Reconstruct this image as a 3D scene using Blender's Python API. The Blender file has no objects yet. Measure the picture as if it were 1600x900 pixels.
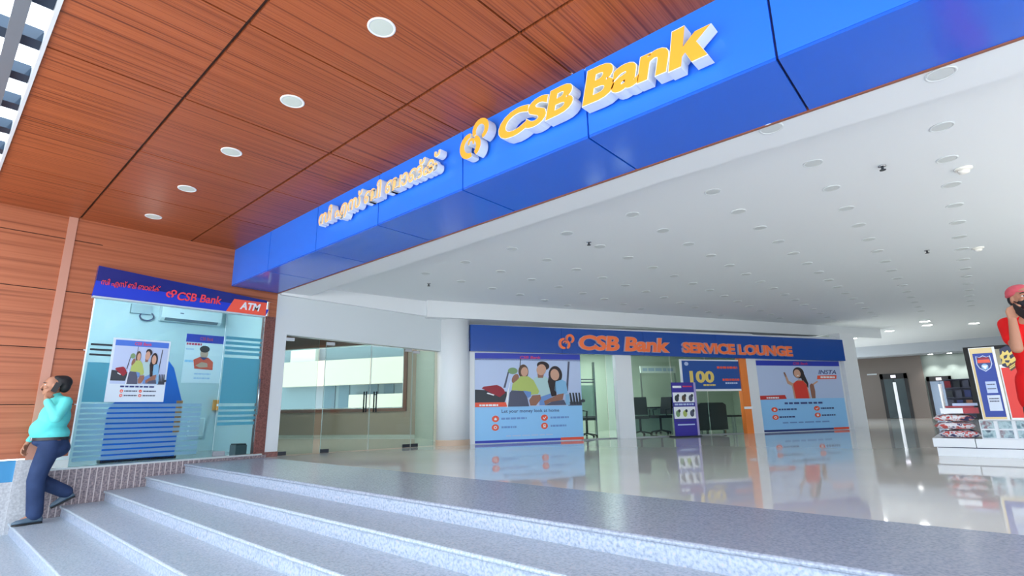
import bpy, bmesh, math, random
from mathutils import Vector, Matrix, Euler

SC = bpy.context.scene
COL = SC.collection
random.seed(7)

# ------------------------------------------------------------------ camera
EYE = 0.72
YAW, PITCH, ROLL, FPX = math.radians(41.4), math.radians(13.107), math.radians(-1.081), 815.0
_F = Vector((-math.sin(YAW) * math.cos(PITCH), math.cos(YAW) * math.cos(PITCH), math.sin(PITCH)))
_r = Vector((math.cos(YAW), math.sin(YAW), 0))
_u = _r.cross(_F)
_R = math.cos(ROLL) * _r + math.sin(ROLL) * _u
_U = -math.sin(ROLL) * _r + math.cos(ROLL) * _u
CAM_POS = Vector((0, 0, EYE))
cam_data = bpy.data.cameras.new('camera')
cam_data.sensor_fit = 'HORIZONTAL'
cam_data.sensor_width = 36.0
cam_data.lens = FPX / 1600.0 * 36.0
cam_data.clip_start = 0.05
cam_data.clip_end = 500
cam = bpy.data.objects.new('camera', cam_data)
COL.objects.link(cam)
M = Matrix((( _R.x, _U.x, -_F.x, 0), (_R.y, _U.y, -_F.y, 0), (_R.z, _U.z, -_F.z, EYE), (0, 0, 0, 1)))
cam.matrix_world = M
SC.camera = cam

# ------------------------------------------------------------------ light
world = bpy.data.worlds.new('sky')
SC.world = world
world.use_nodes = True
bg = world.node_tree.nodes['Background']
bg.inputs[0].default_value = (0.80, 0.90, 1.0, 1)
bg.inputs[1].default_value = 1.9
sun_data = bpy.data.lights.new('sun', 'SUN')
sun_data.energy = 4.0
sun_data.angle = 0.02
sun_data.color = (1.0, 0.96, 0.90)
sun = bpy.data.objects.new('sun', sun_data)
COL.objects.link(sun)
sun.rotation_euler = Vector((-0.6, -0.5, -1.2)).to_track_quat('-Z', 'Y').to_euler()
SC.view_settings.view_transform = 'Standard'
SC.view_settings.look = 'None'
SC.view_settings.gamma = 1.0
SC.view_settings.use_curve_mapping = False
SC.view_settings.exposure = 1.2
try:
    SC.cycles.use_denoising = True
    SC.cycles.max_bounces = 10
    SC.cycles.diffuse_bounces = 6
    SC.cycles.transparent_max_bounces = 16
except Exception:
    pass

# ------------------------------------------------------------------ helpers
def lin(c):
    return tuple((x / 12.92 if x <= 0.04045 else ((x + 0.055) / 1.055) ** 2.4) for x in (v / 255.0 for v in c)) + (1.0,)

MATS = {}
def mat(name, rgb, rough=0.5, metal=0.0, spec=0.5, emit=None, coat=0.0):
    if name in MATS:
        return MATS[name]
    m = bpy.data.materials.new(name)
    m.use_nodes = True
    b = m.node_tree.nodes['Principled BSDF']
    b.inputs['Base Color'].default_value = lin(rgb)
    b.inputs['Roughness'].default_value = rough
    b.inputs['Metallic'].default_value = metal
    b.inputs['Specular IOR Level'].default_value = spec
    if coat:
        b.inputs['Coat Weight'].default_value = coat
    if emit:
        b.inputs['Emission Color'].default_value = lin(rgb)
        b.inputs['Emission Strength'].default_value = emit
    MATS[name] = m
    return m

def noise_mat(name, stops, scale=(1, 1, 1), noise_scale=5.0, detail=3.0, rough=0.5, spec=0.5, bump=0.0, kind='NOISE', rough2=None):
    m = mat(name, (128, 128, 128), rough, 0, spec)
    nt = m.node_tree
    N = nt.nodes
    b = N['Principled BSDF']
    tc = N.new('ShaderNodeTexCoord')
    mp = N.new('ShaderNodeMapping')
    mp.inputs['Scale'].default_value = scale
    nt.links.new(tc.outputs['Object'], mp.inputs['Vector'])
    if kind == 'NOISE':
        t = N.new('ShaderNodeTexNoise')
        t.inputs['Scale'].default_value = noise_scale
        t.inputs['Detail'].default_value = detail
        out = t.outputs[0]
    else:
        t = N.new('ShaderNodeTexVoronoi')
        t.inputs['Scale'].default_value = noise_scale
        out = t.outputs['Color']
    nt.links.new(mp.outputs[0], t.inputs['Vector'])
    r = N.new('ShaderNodeValToRGB')
    el = r.color_ramp.elements
    while len(el) < len(stops):
        el.new(0.5)
    for e, (p, c) in zip(el, stops):
        e.position = p
        e.color = lin(c)
    nt.links.new(out, r.inputs[0])
    nt.links.new(r.outputs[0], b.inputs['Base Color'])
    if bump:
        bp = N.new('ShaderNodeBump')
        bp.inputs['Strength'].default_value = bump
        bp.inputs['Distance'].default_value = 0.01
        nt.links.new(out, bp.inputs['Height'])
        nt.links.new(bp.outputs[0], b.inputs['Normal'])
    return m

def glass_mat(name, tint, fres=1.32, frost=None, frost_amount=0.0):
    m = bpy.data.materials.new(name)
    m.use_nodes = True
    nt = m.node_tree
    N = nt.nodes
    N.remove(N['Principled BSDF'])
    out = N['Material Output']
    tr = N.new('ShaderNodeBsdfTransparent')
    tr.inputs[0].default_value = lin(tint)
    gl = N.new('ShaderNodeBsdfGlossy')
    gl.inputs['Roughness'].default_value = 0.0
    gl.inputs[0].default_value = (0.8, 0.88, 0.9, 1)
    fr = N.new('ShaderNodeFresnel')
    fr.inputs[0].default_value = fres
    mx = N.new('ShaderNodeMixShader')
    nt.links.new(fr.outputs[0], mx.inputs[0])
    last = tr.outputs[0]
    if frost:
        df = N.new('ShaderNodeBsdfDiffuse')
        df.inputs[0].default_value = lin(frost)
        tl = N.new('ShaderNodeBsdfTranslucent')
        tl.inputs[0].default_value = lin(frost)
        ad = N.new('ShaderNodeMixShader')
        ad.inputs[0].default_value = 0.5
        nt.links.new(df.outputs[0], ad.inputs[1])
        nt.links.new(tl.outputs[0], ad.inputs[2])
        m2 = N.new('ShaderNodeMixShader')
        m2.inputs[0].default_value = frost_amount
        nt.links.new(tr.outputs[0], m2.inputs[1])
        nt.links.new(ad.outputs[0], m2.inputs[2])
        last = m2.outputs[0]
    nt.links.new(last, mx.inputs[1])
    nt.links.new(gl.outputs[0], mx.inputs[2])
    nt.links.new(mx.outputs[0], out.inputs[0])
    MATS[name] = m
    return m

class B:
    """collects shapes for ONE mesh"""
    def __init__(self):
        self.v, self.f, self.m, self.mats = [], [], [], []
    def mi(self, m):
        if m not in self.mats:
            self.mats.append(m)
        return self.mats.index(m)
    def add(self, vs, fs, m):
        o = len(self.v)
        k = self.mi(m)
        self.v += [tuple(p) for p in vs]
        for f in fs:
            self.f.append([i + o for i in f])
            self.m.append(k)
        return self
    def box(self, a, b, m):
        x0, y0, z0 = a
        x1, y1, z1 = b
        vs = [(x0, y0, z0), (x1, y0, z0), (x1, y1, z0), (x0, y1, z0), (x0, y0, z1), (x1, y0, z1), (x1, y1, z1), (x0, y1, z1)]
        return self.add(vs, [(0, 3, 2, 1), (4, 5, 6, 7), (0, 1, 5, 4), (1, 2, 6, 5), (2, 3, 7, 6), (3, 0, 4, 7)], m)
    def prism(self, base, off, m):
        """closed solid: polygon BASE swept by vector OFF"""
        n = len(base)
        off = Vector(off)
        base = [Vector(p) for p in base]
        vs = base + [p + off for p in base]
        fs = [list(range(n))[::-1], list(range(n, 2 * n))] + [[i, (i + 1) % n, n + (i + 1) % n, n + i] for i in range(n)]
        return self.add(vs, fs, m)
    def poly(self, pts, m):
        return self.add(pts, [list(range(len(pts)))], m)
    def tube(self, pts, r, m, n=10, cap=True):
        pts = [Vector(p) for p in pts]
        rs = r if isinstance(r, (list, tuple)) else [r] * len(pts)
        rings = []
        up = None
        for i, p in enumerate(pts):
            d = (pts[min(i + 1, len(pts) - 1)] - pts[max(i - 1, 0)]).normalized()
            if up is None:
                up = d.orthogonal().normalized()
            up = (up - d * up.dot(d)).normalized()
            w = d.cross(up)
            rings.append([p + rs[i] * (math.cos(2 * math.pi * k / n) * up + math.sin(2 * math.pi * k / n) * w) for k in range(n)])
        vs = [q for rg in rings for q in rg]
        fs = []
        for i in range(len(pts) - 1):
            for k in range(n):
                fs.append((i * n + k, i * n + (k + 1) % n, (i + 1) * n + (k + 1) % n, (i + 1) * n + k))
        if cap:
            fs.append(tuple(range(n))[::-1])
            fs.append(tuple(range((len(pts) - 1) * n, len(pts) * n)))
        return self.add(vs, fs, m)
    def lathe(self, c, prof, m, n=32, axis=Vector((0, 0, 1))):
        """PROF: (radius, height) pairs from bottom to top around AXIS at C"""
        c = Vector(c)
        a = Vector(axis).normalized()
        e1 = a.orthogonal().normalized()
        e2 = a.cross(e1)
        vs = []
        for r, h in prof:
            vs += [c + a * h + r * (math.cos(2 * math.pi * k / n) * e1 + math.sin(2 * math.pi * k / n) * e2) for k in range(n)]
        fs = []
        for i in range(len(prof) - 1):
            for k in range(n):
                fs.append((i * n + k, i * n + (k + 1) % n, (i + 1) * n + (k + 1) % n, (i + 1) * n + k))
        fs.append(tuple(range(n))[::-1])
        fs.append(tuple(range((len(prof) - 1) * n, len(prof) * n)))
        return self.add(vs, fs, m)
    def ellipsoid(self, c, r, m, rot=None, n=20, k=12):
        c = Vector(c)
        vs = []
        for j in range(1, k):
            t = math.pi * j / k
            for i in range(n):
                a = 2 * math.pi * i / n
                p = Vector((r[0] * math.sin(t) * math.cos(a), r[1] * math.sin(t) * math.sin(a), r[2] * math.cos(t)))
                vs.append(c + (rot @ p if rot else p))
        top = Vector((0, 0, r[2]))
        vs.append(c + (rot @ top if rot else top))
        vs.append(c - (rot @ top if rot else top))
        fs = []
        for j in range(k - 2):
            for i in range(n):
                fs.append((j * n + i, (j + 1) * n + i, (j + 1) * n + (i + 1) % n, j * n + (i + 1) % n))
        T, Bt = len(vs) - 2, len(vs) - 1
        for i in range(n):
            fs.append((T, i, (i + 1) % n))
            fs.append((Bt, (k - 2) * n + (i + 1) % n, (k - 2) * n + i))
        return self.add(vs, fs, m)
    def capsule(self, p0, p1, r0, r1, m, n=16):
        p0, p1 = Vector(p0), Vector(p1)
        L = (p1 - p0).length
        prof = [(max(1e-4, r0 * math.cos(t)), r0 * math.sin(t)) for t in [-math.pi / 2 + 0.02, -1.1, -0.7, -0.35, 0]]
        prof += [(max(1e-4, r1 * math.cos(t)), L + r1 * math.sin(t)) for t in [0, 0.35, 0.7, 1.1, math.pi / 2 - 0.02]]
        return self.lathe(p0, prof, m, n, (p1 - p0) if L > 1e-6 else Vector((0, 0, 1)))
    def mesh(self, name, smooth=False):
        me = bpy.data.meshes.new(name)
        me.from_pydata(self.v, [], self.f)
        for m in self.mats:
            me.materials.append(m)
        me.polygons.foreach_set('material_index', self.m)
        bm = bmesh.new()
        bm.from_mesh(me)
        bmesh.ops.recalc_face_normals(bm, faces=bm.faces) if not getattr(self, 'keep', False) else None
        bm.to_mesh(me)
        bm.free()
        if smooth:
            me.polygons.foreach_set('use_smooth', [True] * len(me.polygons))
        return me

def tag(o, label=None, cat=None, group=None, kind=None):
    if label: o['label'] = label
    if cat: o['category'] = cat
    if group: o['group'] = group
    if kind: o['kind'] = kind
    return o

def link_mesh(name, me, parent=None):
    """geometry is given in world coordinates"""
    o = bpy.data.objects.new(name, me)
    COL.objects.link(o)
    if parent is None:
        xs = [v.co for v in me.vertices]
        if xs:
            c = Vector(((min(p.x for p in xs) + max(p.x for p in xs)) / 2, (min(p.y for p in xs) + max(p.y for p in xs)) / 2, min(p.z for p in xs)))
            me.transform(Matrix.Translation(-c))
            o.location = c
    else:
        o.parent = parent
        base = abs_loc(parent)
        me.transform(Matrix.Translation(-base))
    return o

def abs_loc(o):
    v = Vector((0, 0, 0))
    while o is not None:
        v += Vector(o.location)
        o = o.parent
    return v

def obj(name, b, parent=None, smooth=False, label=None):
    o = link_mesh(name, b.mesh(name, smooth), parent)
    if label:
        o['label'] = label
    return o

def struct(name, b, smooth=False):
    o = obj(name, b, None, smooth)
    o['kind'] = 'structure'
    return o

def thing(name, label, cat, loc, group=None):
    o = bpy.data.objects.new(name, None)
    o.empty_display_size = 0.1
    COL.objects.link(o)
    o.location = loc
    return tag(o, label, cat, group)

def dup(o, loc, label=None):
    """copy of a thing with copies of its parts and sub-parts"""
    def cp(s, par):
        c = s.copy()
        COL.objects.link(c)
        if par is not None:
            c.parent = par
        for k in KIDS[s.name]:
            cp(k, c)
        return c
    KIDS = {}
    stack = [o]
    while stack:
        s = stack.pop()
        KIDS[s.name] = list(s.children)
        stack += KIDS[s.name]
    c = cp(o, None)
    c.location = loc
    if label:
        c['label'] = label
    return c

def cast(px, py, p, n):
    """the point where the line of sight through a photograph pixel meets a plane of the place"""
    d = _R * ((px - 800) / FPX) - _U * ((py - 450) / FPX) + _F
    p, n = Vector(p), Vector(n)
    return CAM_POS + d * ((p - CAM_POS).dot(n) / d.dot(n))

def cast_z(px, py, z):
    return cast(px, py, (0, 0, z), (0, 0, 1))

class Frame:
    """a wall's own axes: s along it, t up it, d out of it"""
    def __init__(self, o, u, v=(0, 0, 1)):
        self.o, self.u, self.v = Vector(o), Vector(u).normalized(), Vector(v).normalized()
        self.n = self.u.cross(self.v)
    def P(self, s, t, d=0.0):
        return self.o + self.u * s + self.v * t + self.n * d
    def st(self, px, py, d=0.0):
        q = cast(px, py, self.o + self.n * d, self.n) - self.o
        return q.dot(self.u), q.dot(self.v)
    def box(self, b, s0, s1, t0, t1, d0, d1, m):
        return b.prism([self.P(s0, t0, d0), self.P(s1, t0, d0), self.P(s1, t1, d0), self.P(s0, t1, d0)], self.n * (d1 - d0), m)
    def slab(self, b, st, d0, d1, m):
        return b.prism([self.P(s, t, d0) for s, t in st], self.n * (d1 - d0), m)

def text_mesh(s, shear=0.0, bold=0.0, depth=0.0, bevel=0.0, space=1.0, res=4):
    c = bpy.data.curves.new('lettering', 'FONT')
    c.body = s
    c.size = 1
    c.shear = shear
    c.offset = bold
    c.extrude = depth
    c.bevel_depth = bevel
    c.bevel_resolution = 0
    c.space_character = space
    c.resolution_u = res
    o = bpy.data.objects.new('lettering', c)
    COL.objects.link(o)
    dg = bpy.context.evaluated_depsgraph_get()
    me = bpy.data.meshes.new_from_object(o.evaluated_get(dg))
    V = [tuple(v.co) for v in me.vertices]
    F = [tuple(p.vertices) for p in me.polygons]
    NZ = [p.normal.z for p in me.polygons]
    bpy.data.objects.remove(o)
    bpy.data.curves.remove(c)
    bpy.data.meshes.remove(me)
    return V, F, NZ

def fit_text(fr, s, s0, s1, t0, t1, d0, d1, front, side=None, shear=0.0, bold=0.0, bevel=0.0, space=1.0, slope=0.0, split=False, res=4):
    """text s fitted to the rectangle s0..s1 x t0..t1 of frame FR, from depth d0 to d1; SLOPE lowers it along s. Returns builder(s)"""
    solid = d1 - d0 > 0.004
    V, F, NZ = text_mesh(s, shear, bold, 0.5 if solid else 0.0, bevel, space, res)
    x0, x1 = min(v[0] for v in V), max(v[0] for v in V)
    y0, y1 = min(v[1] for v in V), max(v[1] for v in V)
    z0, z1 = min(v[2] for v in V), max(v[2] for v in V)
    def mp(v):
        a = (v[0] - x0) / (x1 - x0)
        e = (v[1] - y0) / (y1 - y0)
        d = d0 + (d1 - d0) * ((v[2] - z0) / (z1 - z0) if z1 > z0 else 1)
        ss = s0 + (s1 - s0) * a
        return fr.P(ss, t0 + (t1 - t0) * e + slope * (ss - s0), d)
    P = [mp(v) for v in V]
    groups = [list(range(len(F)))]
    if split:
        par = list(range(len(V)))
        def find(i):
            while par[i] != i:
                par[i] = par[par[i]]
                i = par[i]
            return i
        # weld by place so the caps and sides of a letter stay together
        seen = {}
        for i, v in enumerate(V):
            k = (round(v[0], 4), round(v[1], 4))
            if k in seen:
                par[find(i)] = find(seen[k])
            else:
                seen[k] = i
        for f in F:
            for i in f[1:]:
                par[find(i)] = find(f[0])
        g = {}
        for k, f in enumerate(F):
            g.setdefault(find(f[0]), []).append(k)
        groups = sorted(g.values(), key=lambda ks: min(V[i][0] for k in ks for i in F[k]))
    out = []
    for ks in groups:
        b = B()
        b.keep = True
        ids = {}
        for k in ks:
            for i in F[k]:
                ids.setdefault(i, len(ids))
        inv = sorted(ids, key=ids.get)
        b.v = [tuple(P[i]) for i in inv]
        for k in ks:
            b.f.append([ids[i] for i in F[k]])
            b.m.append(b.mi(front if (NZ[k] > 0.95 or side is None) else side))
        out.append(b)
    return out if split else out[0]

# ------------------------------------------------------------------ materials
WHITE = mat('white paint', (226, 229, 232), 0.6)
CEILW = mat('ceiling paint', (222, 226, 230), 0.7)
PIER = mat('pier paint', (200, 207, 211), 0.5)  # wall paint greyed; the corner's shade is part of the colour
FLOOR = noise_mat('cream tile', [(0.3, (220, 218, 210)), (0.7, (228, 226, 219))], (1, 1, 1), 0.8, 2, 0.045, 0.6)
GRAN = noise_mat('grey granite', [(0.30, (140, 154, 166)), (0.48, (166, 180, 192)), (0.60, (182, 194, 205)), (0.72, (194, 184, 186))], (1, 1, 1), 60, 3, 0.33, 0.5)
LAND = noise_mat('landing granite', [(0.30, (132, 142, 158)), (0.5, (154, 164, 180)), (0.68, (166, 175, 190)), (0.8, (178, 168, 172))], (1, 1, 1), 60, 3, 0.25, 0.5)
RISE = noise_mat('riser granite', [(0.30, (134, 146, 166)), (0.46, (158, 170, 190)), (0.60, (176, 186, 203)), (0.75, (194, 174, 174))], (1, 1, 1), 45, 3, 0.4, 0.5)
PLIN = noise_mat('plinth granite', [(0.30, (96, 88, 96)), (0.5, (134, 124, 130)), (0.7, (168, 150, 150))], (1, 1, 1), 40, 3, 0.35, 0.5)
BRGRAN = noise_mat('brown granite', [(0.3, (88, 50, 46)), (0.6, (128, 80, 74))], (1, 1, 1), 40, 3, 0.3, 0.5)
WOODC = noise_mat('wood ceiling boards', [(0.30, (84, 38, 22)), (0.43, (146, 74, 42)), (0.55, (172, 92, 54)), (0.68, (104, 48, 28))], (34, 0.16, 1), 1.0, 4, 0.4, 0.4)
WOODW = noise_mat('wood wall boards', [(0.28, (128, 70, 46)), (0.45, (168, 96, 65)), (0.6, (182, 108, 75)), (0.75, (144, 79, 51))], (1, 0.25, 20), 1.0, 4, 0.42, 0.4)
GROOVE = mat('dark joint', (66, 44, 36), 0.7)
TRIMP = mat('pink brown trim', (196, 142, 122), 0.5)
TRIMG = noise_mat('pale granite trim', [(0.3, (168, 170, 176)), (0.7, (198, 200, 204))], (1, 1, 1), 40, 3, 0.4)
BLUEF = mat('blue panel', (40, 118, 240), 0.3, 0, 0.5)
BLUES = mat('blue soffit', (30, 98, 214), 0.14, 0, 0.5)  # fascia blue made darker; the underside's shade is in the colour
NAVY = mat('navy joint', (18, 38, 96), 0.6)
BROWN = mat('brown edge', (140, 84, 64), 0.5)
STEEL = mat('brushed steel', (190, 194, 198), 0.25, 1.0)
DARKM = mat('dark metal', (38, 44, 54), 0.4, 0.3)
TEAL = mat('steel blue paint', (30, 54, 76), 0.5, 0.2)
GREYM = mat('grey painted steel', (112, 118, 128), 0.5, 0.2)
TAUPE = mat('taupe paint', (168, 150, 136), 0.5)
BLACK = mat('black', (24, 24, 28), 0.5)
TAN = mat('tan tile', (202, 176, 152), 0.4)
GLASS = glass_mat('clear glass', (236, 246, 244))
AGLASS = glass_mat('blue green glass', (208, 228, 230))
LGLASS = glass_mat('lounge glass', (228, 240, 234))
DGLASS = glass_mat('door glass', (236, 248, 248))
FILM = glass_mat('frosted film', (205, 235, 248), frost=(200, 234, 250), frost_amount=0.36)
CFILM = glass_mat('cyan film', (168, 224, 236), frost=(130, 204, 224), frost_amount=0.5)

WX = -9.4                      # the wood-clad wall's plane
CEIL = 3.53                    # wood ceiling
TRAY = 3.05                    # mall ceiling
WF = Frame((WX, 0, 0), (0, 1, 0))          # s = y, t = z, d towards the steps
FA0, FAA = Vector((-8.48, 8.17, 0)), math.radians(60)
FA = Frame(FA0, (math.cos(FAA), math.sin(FAA), 0))   # service lounge front

# ------------------------------------------------------------------ ground and floor
b = B(); b.box((-60, -60, -1.2), (60, 0.0, -0.945), mat('paving', (208, 206, 200), 0.8))
struct('ground', b)
b = B()
b.box((-20, 4.15, -0.12), (16, 36, 0.0), FLOOR)
struct('floor', b)

# granite steps: landing and seven steps, each with a rounded nose
NOSE = [2.92, 2.43, 1.96, 1.51, 1.03, 0.55, 0.08]
st = thing('entrance_steps', 'broad flight of grey granite steps leading up to the mall landing', 'steps', (-1, 1.5, -0.945))
for i, y in enumerate(NOSE):
    z = -0.135 * i
    back = 4.15 if i == 0 else NOSE[i - 1] + 0.05
    b = B()
    t = LAND if i == 0 else GRAN
    x0, x1 = -9.33, 7.5
    prof = []
    for k in range(7):
        a = math.pi / 2 + math.pi * k / 6
        prof.append((y + 0.016 + 0.016 * math.cos(a), z - 0.016 + 0.016 * math.sin(a)))
    # tread slab with bullnose
    pr = [(back, z), *prof, (back, z - 0.032)]
    b.prism([(x0, p, q) for p, q in pr], (x1 - x0, 0, 0), t)
    obj('tread', b, st)
    b = B()
    b.box((x0, y + 0.022, z - 0.155), (x1, back - 0.001, z - 0.0325), RISE)
    obj('riser', b, st)

# ------------------------------------------------------------------ wood ceiling
b = B()
ys = [0.26, 1.21, 2.655, 3.36]
xs = [-9.4 + 0.0] + [-9.4 + 0.16] + [-7.83 + 1.405 * k for k in range(11)]
xs = [-9.4, -7.84, -6.435, -5.0, -3.615, -2.21, -0.8, 0.6, 2.0, 3.4, 4.8, 6.2, 7.6]
g = 0.009
b.box((-9.4, 0.26, CEIL + 0.03), (7.6, 3.36, CEIL + 0.12), GROOVE)
for i in range(len(xs) - 1):
    for j in range(3):
        gy = 0.014
        b.box((xs[i] + (g if i else 0), ys[j] + (gy if j else 0), CEIL), (xs[i + 1] - g, ys[j + 1] - (gy if j < 2 else 0), CEIL + 0.03), WOODC)
struct('ceiling', b)
b = B(); b.box((-9.4, 0.235, CEIL - 0.02), (7.6, 0.26, CEIL + 0.14), mat('pale edge trim', (206, 210, 216), 0.4))
struct('trim_1', b)

# recessed downlights in the wood ceiling (switched off)
def downlight(loc, r, label, group, lens, ring, glow=None):
    t = thing('downlight', label, 'downlight', loc, group)
    b = B(); x, y, z = loc
    prof = [(r * 1.0, 0.0), (r * 1.0, -0.006), (r * 0.94, -0.009), (r * 0.84, -0.008), (r * 0.82, -0.002)]
    b.lathe((x, y, z), prof, ring, 36); obj('ring', b, t, True)
    b = B(); b.lathe((x, y, z), [(r * 0.825, -0.001), (r * 0.825, -0.006), (r * 0.6, -0.0075)], lens, 36); obj('lens', b, t)
    return t
LENS = mat('opal lens', (206, 214, 206), 0.5)
RING = mat('white ring', (236, 240, 242), 0.4)
labs = ['round white recessed downlight in the wood ceiling, closest to the far wood wall',
        'round white recessed downlight in the wood ceiling, second from the far wood wall',
        'round white recessed downlight in the wood ceiling, third of the row of five',
        'round white recessed downlight in the wood ceiling, fourth from the far wood wall',
        'round white recessed downlight in the wood ceiling, largest of the row of five']
d0 = downlight((-8.55, 1.9, CEIL), 0.105, labs[0], 'downlights in the wood ceiling', LENS, RING)
for k in range(1, 5):
    dup(d0, (-8.55 + 1.405 * k, 1.9, CEIL), labs[k])

# ------------------------------------------------------------------ canopy beyond the ceiling edge
t = thing('canopy_grid', 'open dark steel canopy grid with white sky behind it, beyond the wood ceiling', 'canopy', (-6, 0.1, 3.56))
for k in range(-4, 16):
    x = -4.49 - 0.63 * k
    if x < -9.3: continue
    b = B(); b.box((x - 0.075, -4.0, CEIL + 0.05), (x + 0.075, 0.234, CEIL + 0.15), TEAL); obj('cross_bar', b, t)
for y in (0.075, -1.1, -2.3, -3.5):
    b = B(); b.box((-9.3, y - 0.04, CEIL - 0.04), (6, y + 0.04, CEIL + 0.05), GREYM); obj('long_bar', b, t)

# ------------------------------------------------------------------ blue sign fascia
FY = 3.35
FZ0, FZ1 = 2.9, CEIL + 0.01
FR = Frame((0, FY, 0), (1, 0, 0))
fas = thing('sign_fascia', 'long bright blue sign fascia with orange raised letters under the wood ceiling', 'sign', (-2, FY, FZ0))
jx = [-9.4, -8.0, -6.53, -5.06, -3.59, -2.085, -0.645, 0.83, 2.3, 3.8, 5.3, 7.6]
for i in range(len(jx) - 1):
    a, c = jx[i] + (0.008 if i else 0), jx[i + 1] - 0.008
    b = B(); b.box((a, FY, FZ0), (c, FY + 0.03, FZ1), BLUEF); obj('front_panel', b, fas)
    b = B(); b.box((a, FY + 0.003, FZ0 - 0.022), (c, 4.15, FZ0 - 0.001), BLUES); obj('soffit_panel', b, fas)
b = B(); b.box((-9.4, FY + 0.03, FZ0 + 0.003), (7.6, 4.14, FZ1), NAVY); obj('backing', b, fas)
b = B(); b.box((-9.4, 4.15, FZ0 - 0.03), (7.6, 4.175, FZ0 + 0.05), BROWN); obj('edge_trim', b, fas)
ORANGE = mat('orange sign face', (255, 176, 62), 0.4)
SIDE = mat('pale letter side', (226, 232, 236), 0.45)
for lb in fit_text(FR, 'CSB', -2.955, -2.115, 3.095, 3.36, 0.03, 0.15, ORANGE, SIDE, 0.18, 0.036, 0.012, 0.97, slope=0.0, split=True):
    obj('letter', lb, fas)
def letter_k(fr, lb, d0, d1, face, side):
    """the letter k cut from one outline, in the place of the builder LB"""
    ss = [Vector(v).dot(fr.u) - fr.o.dot(fr.u) for v in lb.v]
    ts = [Vector(v).dot(fr.v) - fr.o.dot(fr.v) for v in lb.v]
    s0, s1, t0, t1 = min(ss), max(ss), min(ts), max(ts)
    out = [(0, 0), (.34, 0), (.34, .23), (.42, .31), (.62, 0), (1.03, 0), (.70, .46), (1.04, .72), (.64, .72), (.34, .47), (.34, 1), (0, 1)]
    sk = [(x + .20 * y, y) for x, y in out]
    xm = max(x for x, y in sk)
    pts = [(s0 + (s1 - s0) * x / xm, t0 + (t1 - t0) * y) for x, y in sk]
    b = B()
    fr.slab(b, pts, d0, d1 - 0.004, side)
    cs, ct = sum(p[0] for p in pts) / 12, sum(p[1] for p in pts) / 12
    fr.slab(b, [(cs + (s - cs) * 0.95, ct + (t - ct) * 0.95) for s, t in pts], d1 - 0.004, d1, face)
    return b
bank = fit_text(FR, 'Bank', -2.04, -0.975, 3.065, 3.37, 0.03, 0.15, ORANGE, SIDE, 0.18, 0.036, 0.012, 0.97, slope=-0.04, split=True)
for lb in bank[:-1]:
    obj('letter', lb, fas)
obj('letter', letter_k(FR, bank[-1], 0.03, 0.15, ORANGE, SIDE), fas)
PEACH = mat('peach sign face', (255, 196, 128), 0.4)
for lb in fit_text(FR, 'സി എസ് ബി ബാങ്ക്', -6.27, -3.80, 3.085, 3.37, 0.03, 0.12, PEACH, SIDE, 0.1, 0.018, 0.012, 1.0, split=True):
    obj('letter', lb, fas)

def arc_tube(fr, c, R, a0, a1, r, d, n=22, sy=1.0):
    pts = []
    for k in range(n + 1):
        a = math.radians(a0 + (a1 - a0) * k / n)
        pts.append(fr.P(c[0] + R * math.cos(a), c[1] + sy * R * math.sin(a), d))
    return pts
def ring_band(b, fr, c, R, w, a0, a1, d0, d1, face, side, n=26, taper=0.0):
    """flat open ring of width W, raised from depth d0 to d1"""
    ro, ri, so, si = [], [], [], []
    for k in range(n + 1):
        f = k / n
        a = math.radians(a0 + (a1 - a0) * f)
        ww = w * (1 - taper * abs(2 * f - 1) ** 3)
        for rr, lst in ((R + ww / 2, ro), (R - ww / 2, ri)):
            lst.append((c[0] + rr * math.cos(a), c[1] + rr * math.sin(a)))
    for k in range(n):
        q = [ro[k], ri[k], ri[k + 1], ro[k + 1]]
        lo = [fr.P(s, t, d0) for s, t in q]
        hi = [fr.P(s, t, d1) for s, t in q]
        b.add(hi, [(0, 1, 2, 3)], face)
        b.add(lo + hi, [(0, 3, 7, 4), (1, 2, 6, 5)] + ([(0, 1, 5, 4)] if k == 0 else []) + ([(2, 3, 7, 6)] if k == n - 1 else []), side)
def logo(fr, s, t, size, d0, d1, face, side, parent, name='logo_ring'):
    """two open rings that hook into each other, the upper one to the side"""
    for (cx, cy, R, w, a0, a1, dd) in ((s - 0.16 * size, t - 0.08 * size, 0.25, 0.15, 82, 285, 0), (s - 0.08 * size, t - 0.14 * size, 0.22, 0.15, -62, 62, 0.003),
                                       (s + 0.21 * size, t + 0.19 * size, 0.2, 0.14, -75, 205, 0.004), (s - 0.1 * size, t - 0.03 * size, 0.08, 0.07, -40, 200, 0.002)):
        R, w = R * size, w * size
        b = B()
        ring_band(b, fr, (cx, cy), R, w, a0, a1, d0, d1 + dd, face, side, taper=0.3)
        obj(name, b, parent)
logo(FR, -3.29, 3.265, 0.42, 0.03, 0.13, ORANGE, SIDE, fas)

# ------------------------------------------------------------------ mall ceiling with its raised tray
b = B()
e = [cast_z(1600, 112, 2.88), cast_z(1046, 280, 2.88), cast_z(546, 442, 2.88)]
edge = [(7.6, e[0].y + 0.4), (e[0].x, e[0].y), (e[1].x, e[1].y), (e[2].x, e[2].y), (-9.4, e[2].y + 0.03)]
band = [(x, y, 2.88) for x, y in edge] + [(-9.4, 4.175, 2.88), (7.6, 4.175, 2.88)]
b.prism(band, (0, 0, 0.17), CEILW)
struct('trim_2', b)
b = B(); b.prism([(x, y, TRAY) for x, y in ((-9.42, 4.175), (4.2, 4.175), (4.2, 13), (9.5, 13), (9.5, 26.7), (-4.5, 26.7), (-2.6, 20.7), (-8.55, 8.3), (-8.75, 7.62))], (0, 0, 0.1), CEILW)  # stops short out of view; opening added to let daylight in
struct('ceiling_2', b)
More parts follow.
